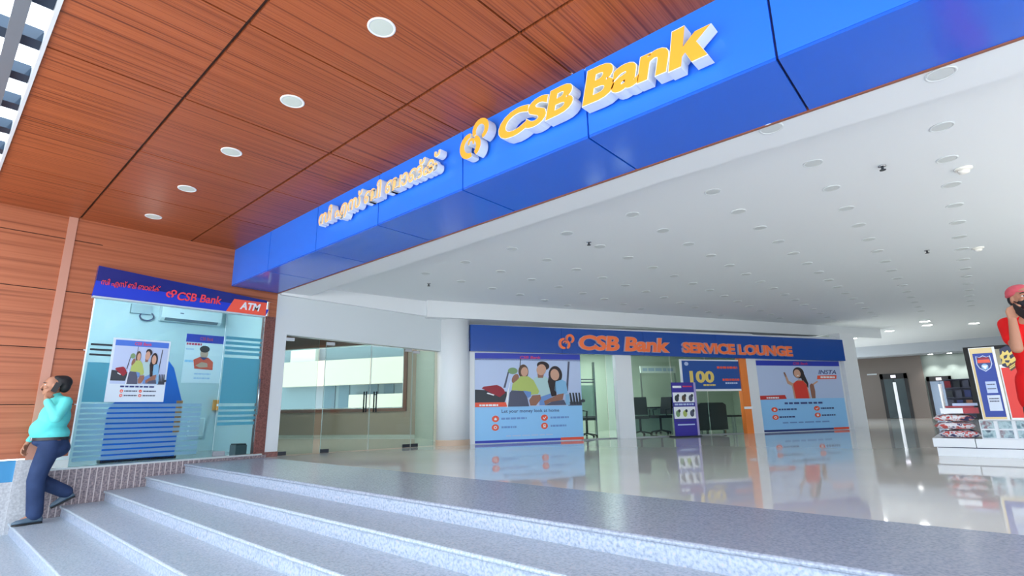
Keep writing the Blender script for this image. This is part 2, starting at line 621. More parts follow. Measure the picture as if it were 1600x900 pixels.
# far beam: vertical face of the tray, then its soffit back over the lounge
ta, tb = cast_z(668, 469, TRAY), cast_z(1375, 514, TRAY)
TF = Frame((ta.x, ta.y, 0), (tb.x - ta.x, tb.y - ta.y, 0))
L = (Vector((tb.x, tb.y, 0)) - Vector((ta.x, ta.y, 0))).length
b = B()
q = [TF.P(0, 2.69), TF.P(L, 2.745), TF.P(L, 2.745, -3.2), TF.P(0, 2.69, -1.0)]
q += [Vector((v.x, v.y, TRAY)) for v in q]
b.add(q, [(0, 3, 2, 1), (4, 5, 6, 7), (0, 1, 5, 4), (1, 2, 6, 5), (2, 3, 7, 6), (3, 0, 4, 7)], CEILW)
struct('beam', b)
# the entrance wall beside the wood wall, with the glass doors
DA, DB = Vector((-9.4, 4.2, 0)), Vector((-8.75, 7.6, 0))
DW = Frame(DA, DB - DA)
b = B()
DW.slab(b, [(0.17, 2.13), (3.5, 1.99), (3.5, TRAY), (-0.04, TRAY), (-0.04, 0.0), (0.17, 0.0)], -0.2, 0, PIER)
struct('wall_entrance', b)
b = B(); DW.box(b, -0.05, 0.175, 0.0, 0.085, 0.0, 0.012, BRGRAN); struct('baseboard_entrance', b)
b = B()
DW.slab(b, [(-0.0, 2.845), (3.12, 2.72), (3.12, TRAY), (0.0, TRAY)], 0.0, 0.09, CEILW)
struct('trim_3', b)
# round white column
CC = (-8.75, 7.9)
b = B(); b.lathe((CC[0], CC[1], 0), [(0.36, 0.0), (0.36, 2.7)], WHITE, 48); struct('column', b, False)
for p in bpy.data.objects['column'].data.polygons: p.use_smooth = len(p.vertices) == 4
b = B(); b.lathe((CC[0], CC[1], 0), [(0.372, 0.0), (0.372, 0.11), (0.36, 0.115)], TAN, 48); struct('baseboard_column', b)

# ------------------------------------------------------------------ wood wall (x = WX)
b = B()
gj = 0.006
TY = 1.14
def boards(b, y0, y1, z0, z1, rows):
    zs = [z0] + [r for r in rows if z0 + 0.02 < r < z1 - 0.02] + [z1]
    for a, c in zip(zs, zs[1:]):
        WF.box(b, y0, y1, a + (gj if a != z0 else 0), (c - gj) if c != z1 else (CEIL + 0.13 if z1 == CEIL else c), -0.02, 0.0, WOODW)
boards(b, -1.6, TY - 0.05, 0.22, CEIL, [0.9, 1.65, 2.45, 3.2])
boards(b, TY + 0.05, 1.52, 0.22, CEIL, [0.9, 1.65, 2.45, 3.2])
WF.slab(b, [(1.52, 2.86), (3.98, 2.70), (4.16, 2.69), (4.16, CEIL), (1.52, CEIL)], -0.02, 0.0, WOODW)
WF.box(b, 4.02, 4.16, 2.43, 2.69, -0.02, 0.0, WOODW)
WF.slab(b, [(-1.6, 0.22), (1.5, 0.22), (1.5, 2.9), (4.15, 2.75), (4.15, CEIL + 0.13), (-1.6, CEIL + 0.13)], -0.12, -0.02, GROOVE)
struct('wall_wood', b)
b = B(); WF.box(b, TY - 0.05, TY + 0.05, 0.2, CEIL, -0.02, 0.015, TRIMP); struct('trim_4', b)
b = B(); WF.box(b, TY - 0.13, TY + 0.06, -0.7, 0.2, -0.05, 0.03, TRIMG); struct('trim_5', b)
b = B(); WF.box(b, -1.6, TY - 0.13, -0.06, 0.2, -0.1, -0.02, mat('blue plinth', (60, 140, 190), 0.5)); struct('baseboard_wood', b)
b = B(); WF.box(b, -1.6, TY - 0.13, -1.0, -0.06, -0.1, 0.0, TRIMG); struct('trim_6', b)
# granite plinth below the booth glass, with its upright pale strips
b = B()
WF.box(b, TY + 0.06, 4.17, -0.75, 0.045, -0.1, 0.05, PLIN)
struct('wall_plinth', b)
b = B()
for k in range(26):
    y = 1.25 + 0.075 * k
    WF.box(b, y, y + 0.012, -0.72, 0.045, 0.05, 0.053, mat('pale strip', (196, 186, 186), 0.4))
struct('trim_7', b)
b = B(); WF.box(b, 1.35, 4.1, 0.045, 0.068, -0.03, 0.052, mat('pale channel', (196, 206, 206), 0.35, 0.3)); struct('trim_8', b)
# brown granite jamb beside the booth door
b = B(); WF.box(b, 3.98, 4.16, 0.0, 2.43, -0.14, 0.0, BRGRAN); struct('trim_9', b)

# ------------------------------------------------------------------ printed artwork helpers
class Art:
    """flat print: drawing coordinates (x right, y down) mapped to a rectangle of a wall's frame"""
    def __init__(self, fr, rect, crop, d):
        self.fr, self.r, self.c, self.d = fr, rect, crop, d
    def p(self, x, y, k):
        s0, s1, t0, t1 = self.r
        x0, y0, x1, y1 = self.c
        return self.fr.P(s0 + (s1 - s0) * (x - x0) / (x1 - x0), t1 - (t1 - t0) * (y - y0) / (y1 - y0), self.d + 0.0025 * k)
    def poly(self, b, pts, k, m):
        b.poly([self.p(x, y, k) for x, y in pts], m)
    def rect(self, b, x0, y0, x1, y1, k, m):
        self.poly(b, [(x0, y0), (x0, y1), (x1, y1), (x1, y0)], k, m)
    def ell(self, b, cx, cy, rx, ry, k, m, rot=0.0, n=24):
        c, s = math.cos(rot), math.sin(rot)
        self.poly(b, [(cx + rx * math.cos(a) * c - ry * math.sin(a) * s, cy + rx * math.cos(a) * s + ry * math.sin(a) * c) for a in [2 * math.pi * i / n for i in range(n)]], k, m)
    def text(self, s, x0, y0, x1, y1, k, m, shear=0.0, bold=0.0):
        s0, s1, t0, t1 = self.r
        cx0, cy0, cx1, cy1 = self.c
        f = lambda x: s0 + (s1 - s0) * (x - cx0) / (cx1 - cx0)
        g = lambda y: t1 - (t1 - t0) * (y - cy0) / (cy1 - cy0)
        return fit_text(self.fr, s, f(x0), f(x1), g(y1), g(y0), self.d + 0.0025 * k, self.d + 0.0025 * k, m, None, shear, bold, res=3)
    def words(self, b, x0, x1, y, h, k, m, seed):
        """an unreadably small line of print"""
        rr = random.Random(seed)
        x = x0
        while x < x1:
            w = min((0.08 + 0.14 * rr.random()) * (x1 - x0), x1 - x)
            self.rect(b, x, y - h / 2, x + w, y + h / 2, k, m)
            x += w + 0.03 * (x1 - x0)

PAPER = mat('printed paper', (206, 216, 232), 0.45)
PBLUE = mat('print royal blue', (44, 62, 178), 0.4)
PSKY = mat('print sky blue', (146, 202, 246), 0.4)
PLIL = mat('print pale blue', (186, 202, 234), 0.4)
PRED = mat('print orange red', (236, 88, 60), 0.4)
PINK = mat('print magenta red', (214, 60, 96), 0.4)
PNAVY = mat('print navy', (52, 64, 124), 0.4)
SKIN = mat('print skin', (206, 160, 136), 0.5)
SKIN2 = mat('print skin shade', (150, 104, 86), 0.5)
HAIR = mat('print dark hair', (44, 34, 38), 0.5)
HAIR2 = mat('print brown hair', (92, 70, 56), 0.5)
LIME = mat('print lime green', (178, 194, 106), 0.5)
GREEN = mat('print leaf green', (124, 156, 112), 0.5)
MINT = mat('print mint', (176, 208, 210), 0.5)
SKYB = mat('print shirt blue', (132, 184, 222), 0.5)
JEAN = mat('print jeans', (108, 146, 206), 0.5)
SLATE = mat('print slate', (82, 86, 108), 0.5)
COAL = mat('print charcoal', (52, 58, 66), 0.5)
PRED2 = mat('print crimson', (150, 36, 52), 0.5)
PWHITE = mat('print white', (238, 240, 244), 0.45)
REDTOP = mat('print red top', (222, 62, 50), 0.5)

def family_photo(a, par):
    """a printed picture: a girl in green, a man in mint and a woman in light blue sit together beside luggage"""
    b = B()
    a.rect(b, 45, 120, 975, 555, 1, PLIL)
    a.poly(b, [(862, 140), (880, 140), (852, 420), (834, 420)], 2, SLATE)
    a.poly(b, [(432, 120), (440, 120), (432, 200), (424, 200)], 2, SLATE)
    a.poly(b, [(322, 240), (334, 240), (300, 385), (282, 385)], 2, SLATE)
    a.poly(b, [(45, 400), (130, 405), (310, 420), (312, 450), (290, 520), (45, 520)], 2, COAL)
    a.poly(b, [(100, 390), (118, 374), (228, 360), (262, 376), (284, 398), (300, 430), (250, 470)], 3, PRED2)
    a.poly(b, [(150, 428), (205, 446), (200, 456), (140, 436)], 4, PWHITE)
    a.poly(b, [(350, 300), (330, 400), (318, 560), (300, 560), (310, 440)], 2, PWHITE)
    a.ell(b, 365, 232, 42, 30, 2, GREEN)
    # girl
    a.ell(b, 458, 238, 44, 66, 3, HAIR2)
    a.ell(b, 386, 304, 28, 46, 3, SKIN2, 0.4)
    a.poly(b, [(430, 282), (500, 282), (545, 318), (592, 420), (580, 446), (500, 452), (400, 410), (352, 410), (360, 350), (400, 318)], 4, LIME)
    a.ell(b, 466, 240, 31, 44, 5, SKIN, 0.1)
    # man
    a.poly(b, [(548, 300), (590, 276), (650, 280), (700, 330), (694, 480), (590, 474), (560, 400)], 3, MINT)
    a.poly(b, [(580, 240), (640, 250), (630, 296), (584, 296)], 4, SKIN2)
    a.ell(b, 634, 182, 56, 40, 4, HAIR, 0.2)
    a.ell(b, 616, 220, 42, 52, 5, SKIN, 0.25)
    # woman
    a.ell(b, 742, 268, 62, 84, 4, HAIR)
    a.poly(b, [(690, 250), (670, 330), (700, 470), (746, 460), (740, 330)], 5, HAIR)
    a.poly(b, [(740, 330), (800, 312), (836, 332), (848, 440), (770, 460), (728, 410)], 5, SKYB)
    a.ell(b, 736, 266, 40, 54, 6, SKIN, -0.1)
    # laps, arms and hands
    a.poly(b, [(335, 430), (352, 410), (452, 416), (484, 470), (500, 555), (318, 555)], 5, SLATE)
    a.poly(b, [(450, 412), (520, 424), (516, 466), (490, 480)], 6, JEAN)
    a.poly(b, [(500, 500), (530, 456), (600, 452), (606, 490), (560, 548), (510, 548)], 6, SKIN2)
    a.poly(b, [(592, 474), (694, 440), (700, 490), (640, 548), (590, 548)], 5, JEAN)
    a.poly(b, [(630, 510), (760, 450), (812, 440), (800, 500), (690, 520), (640, 548)], 6, SKIN2)
    a.poly(b, [(640, 548), (700, 516), (810, 500), (830, 548)], 7, SLATE)
    a.poly(b, [(826, 450), (858, 446), (864, 548), (824, 548)], 6, SKYB)
    for k in range(4):
        a.poly(b, [(862 + 28 * k, 436), (876 + 28 * k, 436), (894 + 26 * k, 545), (872 + 26 * k, 545)], 5, COAL)
    a.rect(b, 850, 520, 975, 555, 4, SLATE)
    a.ell(b, 985, 512, 22, 14, 6, COAL)
    return obj('printed_photo', b, par)

def icon(a, x, y, r, par, kind):
    b = B()
    a.ell(b, x, y, r, r * 0.95, 2, PRED)
    if kind == 0: a.poly(b, [(x - r * .4, y), (x, y - r * .4), (x + r * .4, y), (x + r * .3, y + r * .4), (x - r * .3, y + r * .4)], 3, PWHITE)
    elif kind == 1: a.ell(b, x, y, r * .45, r * .45, 3, PWHITE); a.ell(b, x, y, r * .22, r * .22, 4, PRED)
    elif kind == 2: a.poly(b, [(x - r * .5, y), (x - r * .25, y - r * .1), (x - r * .1, y + r * .2), (x + r * .4, y - r * .4), (x + r * .5, y - r * .2), (x - r * .1, y + r * .5)], 3, PWHITE)
    else: a.rect(b, x - r * .35, y - r * .45, x + r * .35, y + r * .45, 3, PWHITE); a.rect(b, x - r * .2, y - r * .2, x + r * .2, y, 4, PRED)
    obj('icon', b, par)

# ------------------------------------------------------------------ cash machine booth
BX = -11.5
b = B(); b.box((BX - 0.05, 1.3, 0.0), (BX, 4.12, 2.95), mat('booth wall', (200, 214, 216), 0.6)); struct('wall_booth_back', b)
b = B(); b.box((BX, 1.25, 0.0), (WX - 0.13, 1.3, 2.95), MATS['booth wall']); struct('wall_booth_side', b)
b = B(); b.box((BX, 4.06, 0.0), (WX - 0.15, 4.1, 2.95), MATS['booth wall']); struct('wall_booth_inner', b)
b = B(); b.box((BX, 1.3, -0.3), (WX - 0.03, 4.06, 0.05), mat('booth floor tile', (176, 178, 174), 0.2)); struct('floor_booth', b)
b = B(); b.box((BX, 1.3, 2.95), (WX - 0.13, 4.1, 3.05), WHITE); struct('ceiling_booth', b)

sg = thing('cash_machine_sign', 'blue booth sign with red letters and an orange ATM corner above the glass', 'sign', (WX, 2.7, 2.43))
D = 0.10
P4 = [WF.st(155, 415, D), WF.st(418, 470, D), WF.st(414, 494, D), WF.st(145, 462, D)]
b = B(); WF.slab(b, P4, 0.012, D, mat('sign navy', (30, 44, 128), 0.15)); obj('sign_box', b, sg)
def onsign(pts, m, d, name, par=sg):
    b = B(); b.poly([WF.P(*WF.st(x, y, D), D + d) for x, y in pts], m); return obj(name, b, par)
onsign([(143, 462), (150, 438), (420, 484), (414, 495)], mat('sign royal blue', (26, 62, 206), 0.3), 0.003, 'lower_band')
onsign([(366, 467), (417, 473.5), (414.5, 494.5), (352, 487.5)], mat('sign orange red', (250, 96, 72), 0.35), 0.006, 'orange_corner')
b = B(); q0, q1 = WF.st(145, 462, D), WF.st(414, 494, D)
WF.slab(b, [(q0[0], q0[1] - 0.02), (q1[0], q1[1] - 0.02), (q1[0], q1[1] + 0.004), (q0[0], q0[1] + 0.004)], 0.012, D + 0.012, mat('sign edge strip', (190, 206, 216), 0.4)); obj('edge_strip', b, sg)
SRED = mat('sign red letters', (242, 70, 84), 0.4)
def sign_text(s, xa, ya, xb, yb, h, m, shear, bold, name):
    """lettering whose bottom line runs from pixel (xa, ya) to (xb, yb) on the sign's face"""
    a, c = WF.st(xa, ya, D), WF.st(xb, yb, D)
    sl = (c[1] - a[1]) / (c[0] - a[0])
    obj(name, fit_text(WF, s, a[0], c[0], a[1], a[1] + h, D + 0.008, D + 0.02, m, None, shear, bold, slope=sl, res=3), sg)
sign_text('സി എസ് ബി ബാങ്ക്', 157, 447, 249, 459, 0.12, SRED, 0.1, 0.0, 'lettering')
sign_text('CSB Bank', 276, 469, 345, 476, 0.135, SRED, 0.15, 0.015, 'lettering')
sign_text('ATM', 374, 483, 406, 487, 0.13, PWHITE, 0.25, 0.03, 'lettering')
c = WF.st(267.5, 459.5, D)
logo(WF, c[0], c[1], 0.15, D + 0.008, D + 0.02, SRED, SRED, sg)

# glass front of the booth
GD = -0.015
gf = thing('booth_glass', 'fixed blue-green glass front of the booth with frosted stripes along its lower half', 'glass front', (WX, 2.4, 0.07))
b = B(); WF.box(b, 1.54, 3.33, 0.068, 2.44, GD - 0.01, GD, AGLASS); obj('pane', b, gf)
def tpx(y, x=230): return WF.st(x, y, 0)[1]
tt, tb_ = tpx(628), tpx(714)
n = 11
pitch = (tt - tb_) / n
for k in range(n):
    b = B(); z = tb_ + pitch * k
    WF.box(b, 1.57, 3.1, z, z + pitch * 0.66, GD + 0.001, GD + 0.003, FILM); obj('frosted_stripe', b, gf)
b = B(); WF.box(b, 1.57, 2.03, tpx(628), tpx(566, 150), GD + 0.001, GD + 0.003, CFILM); obj('frosted_panel', b, gf)
for yy in (538, 546, 554):
    b = B(); z = tpx(yy, 155); WF.box(b, 1.57, 2.0, z - 0.016, z + 0.012, GD + 0.001, GD + 0.004, DARKM); obj('dark_stripe', b, gf)
dr = thing('booth_door', 'cyan tinted glass booth door with a tall steel pull handle', 'door', (WX, 3.65, 0.07))
b = B(); WF.box(b, 3.34, 3.97, 0.075, 2.42, GD - 0.012, GD, AGLASS); obj('pane', b, dr)
z0, z1 = tpx(630, 385), tpx(560, 385)
b = B(); WF.box(b, 3.36, 3.95, z0, z1, GD + 0.001, GD + 0.003, CFILM); obj('frosted_panel', b, dr)
for k in range(4):
    b = B(); WF.box(b, 3.36, 3.95, z1 + 0.05 + 0.085 * k, z1 + 0.1 + 0.085 * k, GD + 0.001, GD + 0.003, CFILM); obj('frosted_stripe', b, dr)
    b = B(); WF.box(b, 3.36, 3.95, z0 - 0.1 - 0.085 * k, z0 - 0.05 - 0.085 * k, GD + 0.001, GD + 0.003, CFILM); obj('frosted_stripe', b, dr)
h0, h1 = WF.st(402, 648, 0.05), WF.st(406, 592, 0.05)
b = B(); s = (h0[0] + h1[0]) / 2
b.tube([WF.P(s, h0[1], 0.05), WF.P(s, h1[1], 0.05)], 0.013, STEEL, 12)
for t in (h0[1] + 0.06, h1[1] - 0.06): b.tube([WF.P(s, t, GD), WF.P(s, t, 0.05)], 0.008, STEEL, 8)
obj('handle', b, dr, True)
b = B(); WF.box(b, 3.34, 3.52, 0.07, 0.15, GD - 0.02, GD + 0.008, STEEL); obj('hinge_patch', b, dr)

# posters of the booth
def wall_rect(fr, d, quad):
    """upright rectangle through four pixels (top left, top right, bottom right, bottom left)"""
    q = [fr.st(x, y, d) for x, y in quad]
    return ((q[0][0] + q[3][0]) / 2, (q[1][0] + q[2][0]) / 2, (q[2][1] + q[3][1]) / 2, (q[0][1] + q[1][1]) / 2)
pd = 0.004
R1 = wall_rect(WF, pd, [(179, 527), (268, 534), (254, 630), (162, 626)])
po = thing('booth_poster', 'white poster with a picture of three people sitting together, stuck on the booth glass', 'poster', WF.P((R1[0] + R1[1]) / 2, R1[2], pd))
b = B(); WF.box(b, R1[0], R1[1], R1[2], R1[3], GD + 0.0045, pd, mat('poster paper', (214, 228, 240), 0.4)); obj('sheet', b, po)
a = Art(WF, R1, (0, 0, 100, 100), pd)
b = B(); a.rect(b, 4, 3, 97, 12, 1, mat('print mid blue', (72, 118, 214), 0.4)); obj('header_strip', b, po)
obj('lettering', a.text('CSB Bank', 36, 5, 66, 10, 2, PINK, 0.15, 0.02), po)
fa = Art(WF, (R1[0] + 0.04 * (R1[1] - R1[0]), R1[0] + 0.97 * (R1[1] - R1[0]), R1[2] + 0.28 * (R1[3] - R1[2]), R1[2] + 0.88 * (R1[3] - R1[2])), (45, 120, 975, 555), pd)
family_photo(fa, po)
b = B(); a.words(b, 22, 80, 76, 2.6, 2, PNAVY, 4)
for (x, y) in ((30, 83), (30, 90), (62, 83), (62, 90)): a.words(b, x, x + 22, y, 1.8, 2, SLATE, x + y)
obj('caption', b, po)
for i, (x, y) in enumerate(((25, 83), (25, 90), (57, 83), (57, 90))): icon(a, x, y, 2.6, po, i)

BW = Frame((BX, 0, 0), (0, 1, 0))
R2 = wall_rect(BW, 0.01, [(290, 520), (352, 527), (344, 600), (285, 597)])
po = thing('wall_poster', 'poster of a young man in orange on the back wall of the booth', 'poster', BW.P((R2[0] + R2[1]) / 2, R2[2], 0.01))
b = B(); BW.box(b, R2[0], R2[1], R2[2], R2[3], 0.001, 0.01, PWHITE); obj('sheet', b, po)
a = Art(BW, R2, (890, 130, 1295, 640), 0.01)
b = B(); a.rect(b, 890, 130, 1295, 215, 1, PBLUE); obj('header_strip', b, po)
obj('lettering', a.text('CSB Bank', 1030, 155, 1170, 190, 2, PINK, 0.15, 0.02), po)
b = B()
a.ell(b, 1090, 330, 42, 56, 2, SKIN); a.ell(b, 1090, 282, 52, 36, 3, HAIR)
a.poly(b, [(985, 400), (1050, 365), (1135, 370), (1192, 415), (1196, 500), (1005, 492)], 2, PRED)
a.poly(b, [(1045, 370), (1130, 372), (1090, 400)], 3, PNAVY)
a.poly(b, [(1010, 460), (1070, 420), (1130, 430), (1140, 470), (1060, 480)], 4, SKIN)
obj('printed_photo', b, po)
b = B()
a.words(b, 900, 1060, 235, 22, 1, PINK, 3); a.words(b, 900, 980, 290, 16, 1, PLIL, 5)
a.words(b, 900, 985, 415, 22, 1, PSKY, 8); a.words(b, 1010, 1180, 545, 16, 1, PLIL, 2); a.words(b, 1010, 1180, 590, 16, 1, PLIL, 9)
obj('caption', b, po)

# blue display board standing behind the striped glass
bx = -10.0
BF = Frame((bx, 0, 0), (0, 1, 0))
t = thing('display_board', 'bright blue display board with an orange edge standing behind the striped booth glass', 'display board', (bx, 2.4, 0.05))
q = [BF.st(x, y, 0) for x, y in ((168, 640), (158, 712), (272, 708), (284, 626), (272, 575), (255, 552))]
q[1] = (q[1][0], 0.05); q[2] = (q[2][0], 0.05)
b = B(); BF.slab(b, q, -0.03, 0.0, mat('display blue', (24, 128, 250), 0.4)); obj('panel', b, t)
q = [BF.st(x, y, 0) for x, y in ((276, 626), (286, 626), (279, 678), (269, 678))]
b = B(); BF.slab(b, q, 0.0, 0.006, mat('display orange', (240, 150, 90), 0.4)); obj('orange_strip', b, t)
b = B(); BF.box(b, 2.0, 3.0, 0.05, 0.09, -0.2, 0.0, DARKM); obj('foot', b, t)

# air conditioner and small fittings on the booth's back wall
s0, z1 = BW.st(256, 470, 0.2); s1, z0 = BW.st(346, 504, 0.2)
z0 -= 0.06; z1 = z0 + 0.32
t = thing('air_conditioner', 'white split air conditioner high on the booth back wall', 'air conditioner', (BX, (s0 + s1) / 2, z0))
ACW = mat('appliance white', (232, 238, 240), 0.35)
b = B(); b.prism([BW.P(s0, z0 + 0.05, 0.2), BW.P(s0, z0, 0.13), BW.P(s0, z0, 0.0), BW.P(s0, z1, 0.0), BW.P(s0, z1, 0.14), BW.P(s0, z1 - 0.04, 0.2)], BW.u * (s1 - s0), ACW); obj('body', b, t)
b = B(); b.prism([BW.P(s0 + 0.06, z0 + 0.052, 0.204), BW.P(s0 + 0.06, z0 + 0.006, 0.142), BW.P(s0 + 0.06, z0 + 0.002, 0.15), BW.P(s0 + 0.06, z0 + 0.05, 0.212)], BW.u * (s1 - s0 - 0.12), mat('louvre grey', (120, 132, 140), 0.5)); obj('louvre', b, t)
b = B(); BW.box(b, s0 + 0.3, s0 + 0.36, z0 + 0.15, z0 + 0.17, 0.2, 0.204, SLATE); obj('display', b, t)
s, z = BW.st(225, 486, 0.08)
t = thing('junction_box', 'grey junction box with a coil of dark cable beside the air conditioner', 'junction box', (BX, s, z - 0.1))
b = B(); BW.box(b, s - 0.2, s + 0.12, z - 0.05, z + 0.12, 0, 0.09, mat('box grey', (170, 184, 190), 0.5)); obj('housing', b, t)
b = B(); b.tube([BW.P(s + 0.06 + 0.11 * math.cos(a), z - 0.09 + 0.08 * math.sin(a), 0.06 + 0.01 * a / 6) for a in [k * math.pi / 8 for k in range(34)]], 0.012, SLATE, 8); obj('cable', b, t, True)
b = B(); s, z = BW.st(306, 667, 0.03)
BW.box(b, s - 0.14, s + 0.14, z - 0.17, z + 0.17, 0.0, 0.06, ACW); BW.box(b, s - 0.12, s + 0.12, z - 0.15, z + 0.15, 0.06, 0.065, mat('box lid', (210, 216, 216), 0.4))
tag(obj('switch_box', b), 'square white switch box low on the booth back wall', 'switch box')
b = B(); s, z = BW.st(341, 633, 0.05)
BW.box(b, s - 0.09, s + 0.09, z - 0.1, z + 0.1, 0.0, 0.1, mat('orange plastic', (238, 158, 70), 0.4)); BW.box(b, s - 0.05, s + 0.05, z - 0.02, z + 0.02, 0.1, 0.104, PWHITE)
tag(obj('drop_box', b), 'small orange box on the booth back wall below the poster', 'box')
t = thing('ceiling_lamp', 'round lit ceiling lamp inside the booth', 'lamp', (-9.75, 2.1, 2.95))
b = B(); b.lathe((-9.75, 2.1, 2.95), [(0.16, 0), (0.16, -0.02), (0.14, -0.03)], WHITE, 32); obj('ring', b, t, True)
b = B(); b.lathe((-9.75, 2.1, 2.92), [(0.135, 0), (0.13, -0.006)], mat('lit lens', (255, 250, 240), 0.5, emit=9.0), 32); obj('lens', b, t)
lp = bpy.data.lights.new('lamp_light', 'POINT'); lp.energy = 62; lp.shadow_soft_size = 0.14
lo = bpy.data.objects.new('lamp_light', lp); COL.objects.link(lo); lo.location = (-9.62, 2.1, 2.72)
b = B(); b.box((-9.75, 3.72, 0.05), (-9.5, 3.9, 0.22), mat('bin grey', (104, 108, 112), 0.5)); b.box((-9.74, 3.73, 0.22), (-9.51, 3.89, 0.24), BLACK)
tag(obj('waste_bin', b), 'small grey waste bin on the booth floor behind the glass door', 'bin')

# ------------------------------------------------------------------ room behind the glass doors
b = B(); DW.slab(b, [(-0.04, TRAY), (3.7, TRAY), (3.7, 3.8), (-0.04, 3.8)], -0.2, -0.02, PIER); struct('wall_room_upper', b)
RA, RB = cast_z(425, 683, 0), cast_z(648, 682.5, 0)
RW = Frame((RA.x, RA.y, 0), (RB.x - RA.x, RB.y - RA.y, 0))
RL = (Vector((RB.x, RB.y, 0)) - Vector((RA.x, RA.y, 0))).length
wl = -2.0
w0 = RW.st(430, 542, 0); w1 = RW.st(633, 541, 0); w2 = RW.st(633, 641, 0); w3 = RW.st(430, 638, 0)
ws0, ws1, wt0, wt1 = w0[0] - 0.3, w1[0], (w2[1] + w3[1]) / 2, (w0[1] + w1[1]) / 2
b = B()
RW.box(b, wl, RL, 0, wt0, -0.15, 0, TAUPE)
RW.box(b, wl, RL, wt1, 3.7, -0.15, 0, mat('dark brown wall', (104, 82, 74), 0.5))
RW.box(b, wl, ws0, wt0, wt1, -0.15, 0, TAUPE)
RW.box(b, ws1, RL, wt0, wt1, -0.15, 0, TAUPE)
struct('wall_room_back', b)
wnd = thing('window_1', 'wide brown framed window with a cream building behind it', 'window', RW.P((ws0 + ws1) / 2, wt0, 0)); wnd['kind'] = 'structure'
FRB = mat('window frame brown', (126, 88, 76), 0.4)
b = B(); fw = 0.11
RW.box(b, ws0, ws1 + fw, wt0 - fw * 0.8, wt0, -0.1, 0.05, FRB); RW.box(b, ws0, ws1 + fw, wt1, wt1 + fw * 0.7, -0.1, 0.05, FRB)
RW.box(b, ws1, ws1 + fw, wt0, wt1, -0.1, 0.05, FRB); RW.box(b, ws0 - fw, ws0, wt0 - fw, wt1 + fw, -0.1, 0.05, FRB)
obj('frame', b, wnd)
b = B(); RW.box(b, ws0, ws1, wt0, wt0 + 0.03, -0.1, 0.03, PWHITE); RW.box(b, ws1 - 0.03, ws1, wt0, wt1, -0.1, 0.03, PWHITE); RW.box(b, ws0, ws1, wt1 - 0.025, wt1, -0.1, 0.03, PWHITE); obj('sash', b, wnd)
b = B(); RW.box(b, ws0, ws1, wt0, wt1, -0.06, -0.05, GLASS); obj('pane', b, wnd)
b = B(); RW.box(b, wl, RL, 0, 0.06, 0, 0.012, mat('pale skirting', (196, 198, 192), 0.4)); struct('baseboard_room', b)
SB = cast_z(684, 691, 0)
SWF = Frame((RB.x, RB.y, 0), (SB.x - RB.x, SB.y - RB.y, 0)); SL = (Vector((SB.x, SB.y, 0)) - Vector((RB.x, RB.y, 0))).length
b = B(); SWF.box(b, -0.2, SL + 1.0, 0, 3.7, -0.12, 0, mat('room side wall', (204, 212, 206), 0.5)); struct('wall_room_side', b)
b = B(); b.prism([(-18.6, 4.2, 3.7), (-9.65, 4.2, 3.7), (-9.0, 7.75, 3.7), (-9.2, 8.6, 3.7), (-12, 11.0, 3.7), (-18.6, 11.0, 3.7)], (0, 0, 0.1), mat('room ceiling', (190, 190, 188), 0.6)); struct('ceiling_room', b)
b = B(); b.box((-18.6, 4.1, 0), (-9.5, 4.2, 3.7), MATS['room side wall']); b.box((-18.7, 4.1, 0), (-18.6, 8.0, 3.7), MATS['room side wall']); struct('wall_room_left', b)  # unseen walls, added to keep light inside the room

# cream building across the yard, seen through the window
NF = Frame(RW.P(0, 0, -9.0), RW.u)
nb = thing('neighbour_building', 'cream building with long balcony bands seen through the brown framed window', 'building', NF.P(4, -0.95, 0))
CREAM = mat('cream render', (200, 174, 156), 0.8)
BGREY = mat('blue grey render', (118, 122, 126), 0.7)
b = B(); NF.box(b, -14, 12, -0.95, 6.5, -6, 0, BGREY); obj('wall', b, nb)
def nb_band(x0, y0, x1, y1, d, m, name):
    a0, a1 = NF.st(x0, y0, d), NF.st(x1, y1, d)
    b = B(); NF.box(b, a0[0], a1[0], a1[1], a0[1], 0, d, m); obj(name, b, nb)
nb_band(440, 567, 650, 597, 0.5, CREAM, 'balcony_band')
nb_band(545, 617, 660, 639, 0.5, CREAM, 'balcony_band')
nb_band(455, 545, 492, 568, 0.3, mat('pale cream', (216, 200, 186), 0.8), 'stair_block')
nb_band(557, 562, 650, 568, 0.4, PWHITE, 'parapet')
for x in (508, 530, 575, 600):
    nb_band(x, 600, x + 14, 638, 0.05, mat('window dark', (96, 104, 112), 0.5, 0, 0.2), 'window')

rl = thing('ceiling_lamp', 'square lit ceiling lamp in the room behind the glass doors', 'lamp', (-12.0, 7.0, 3.7))  # lamp added to brighten the room
b = B(); b.box((-12.35, 6.65, 3.67), (-11.65, 7.35, 3.7), WHITE); obj('frame', b, rl)
b = B(); b.box((-12.32, 6.68, 3.662), (-11.68, 7.32, 3.67), mat('lit room panel', (255, 250, 240), 0.5, emit=30.0)); obj('diffuser', b, rl)
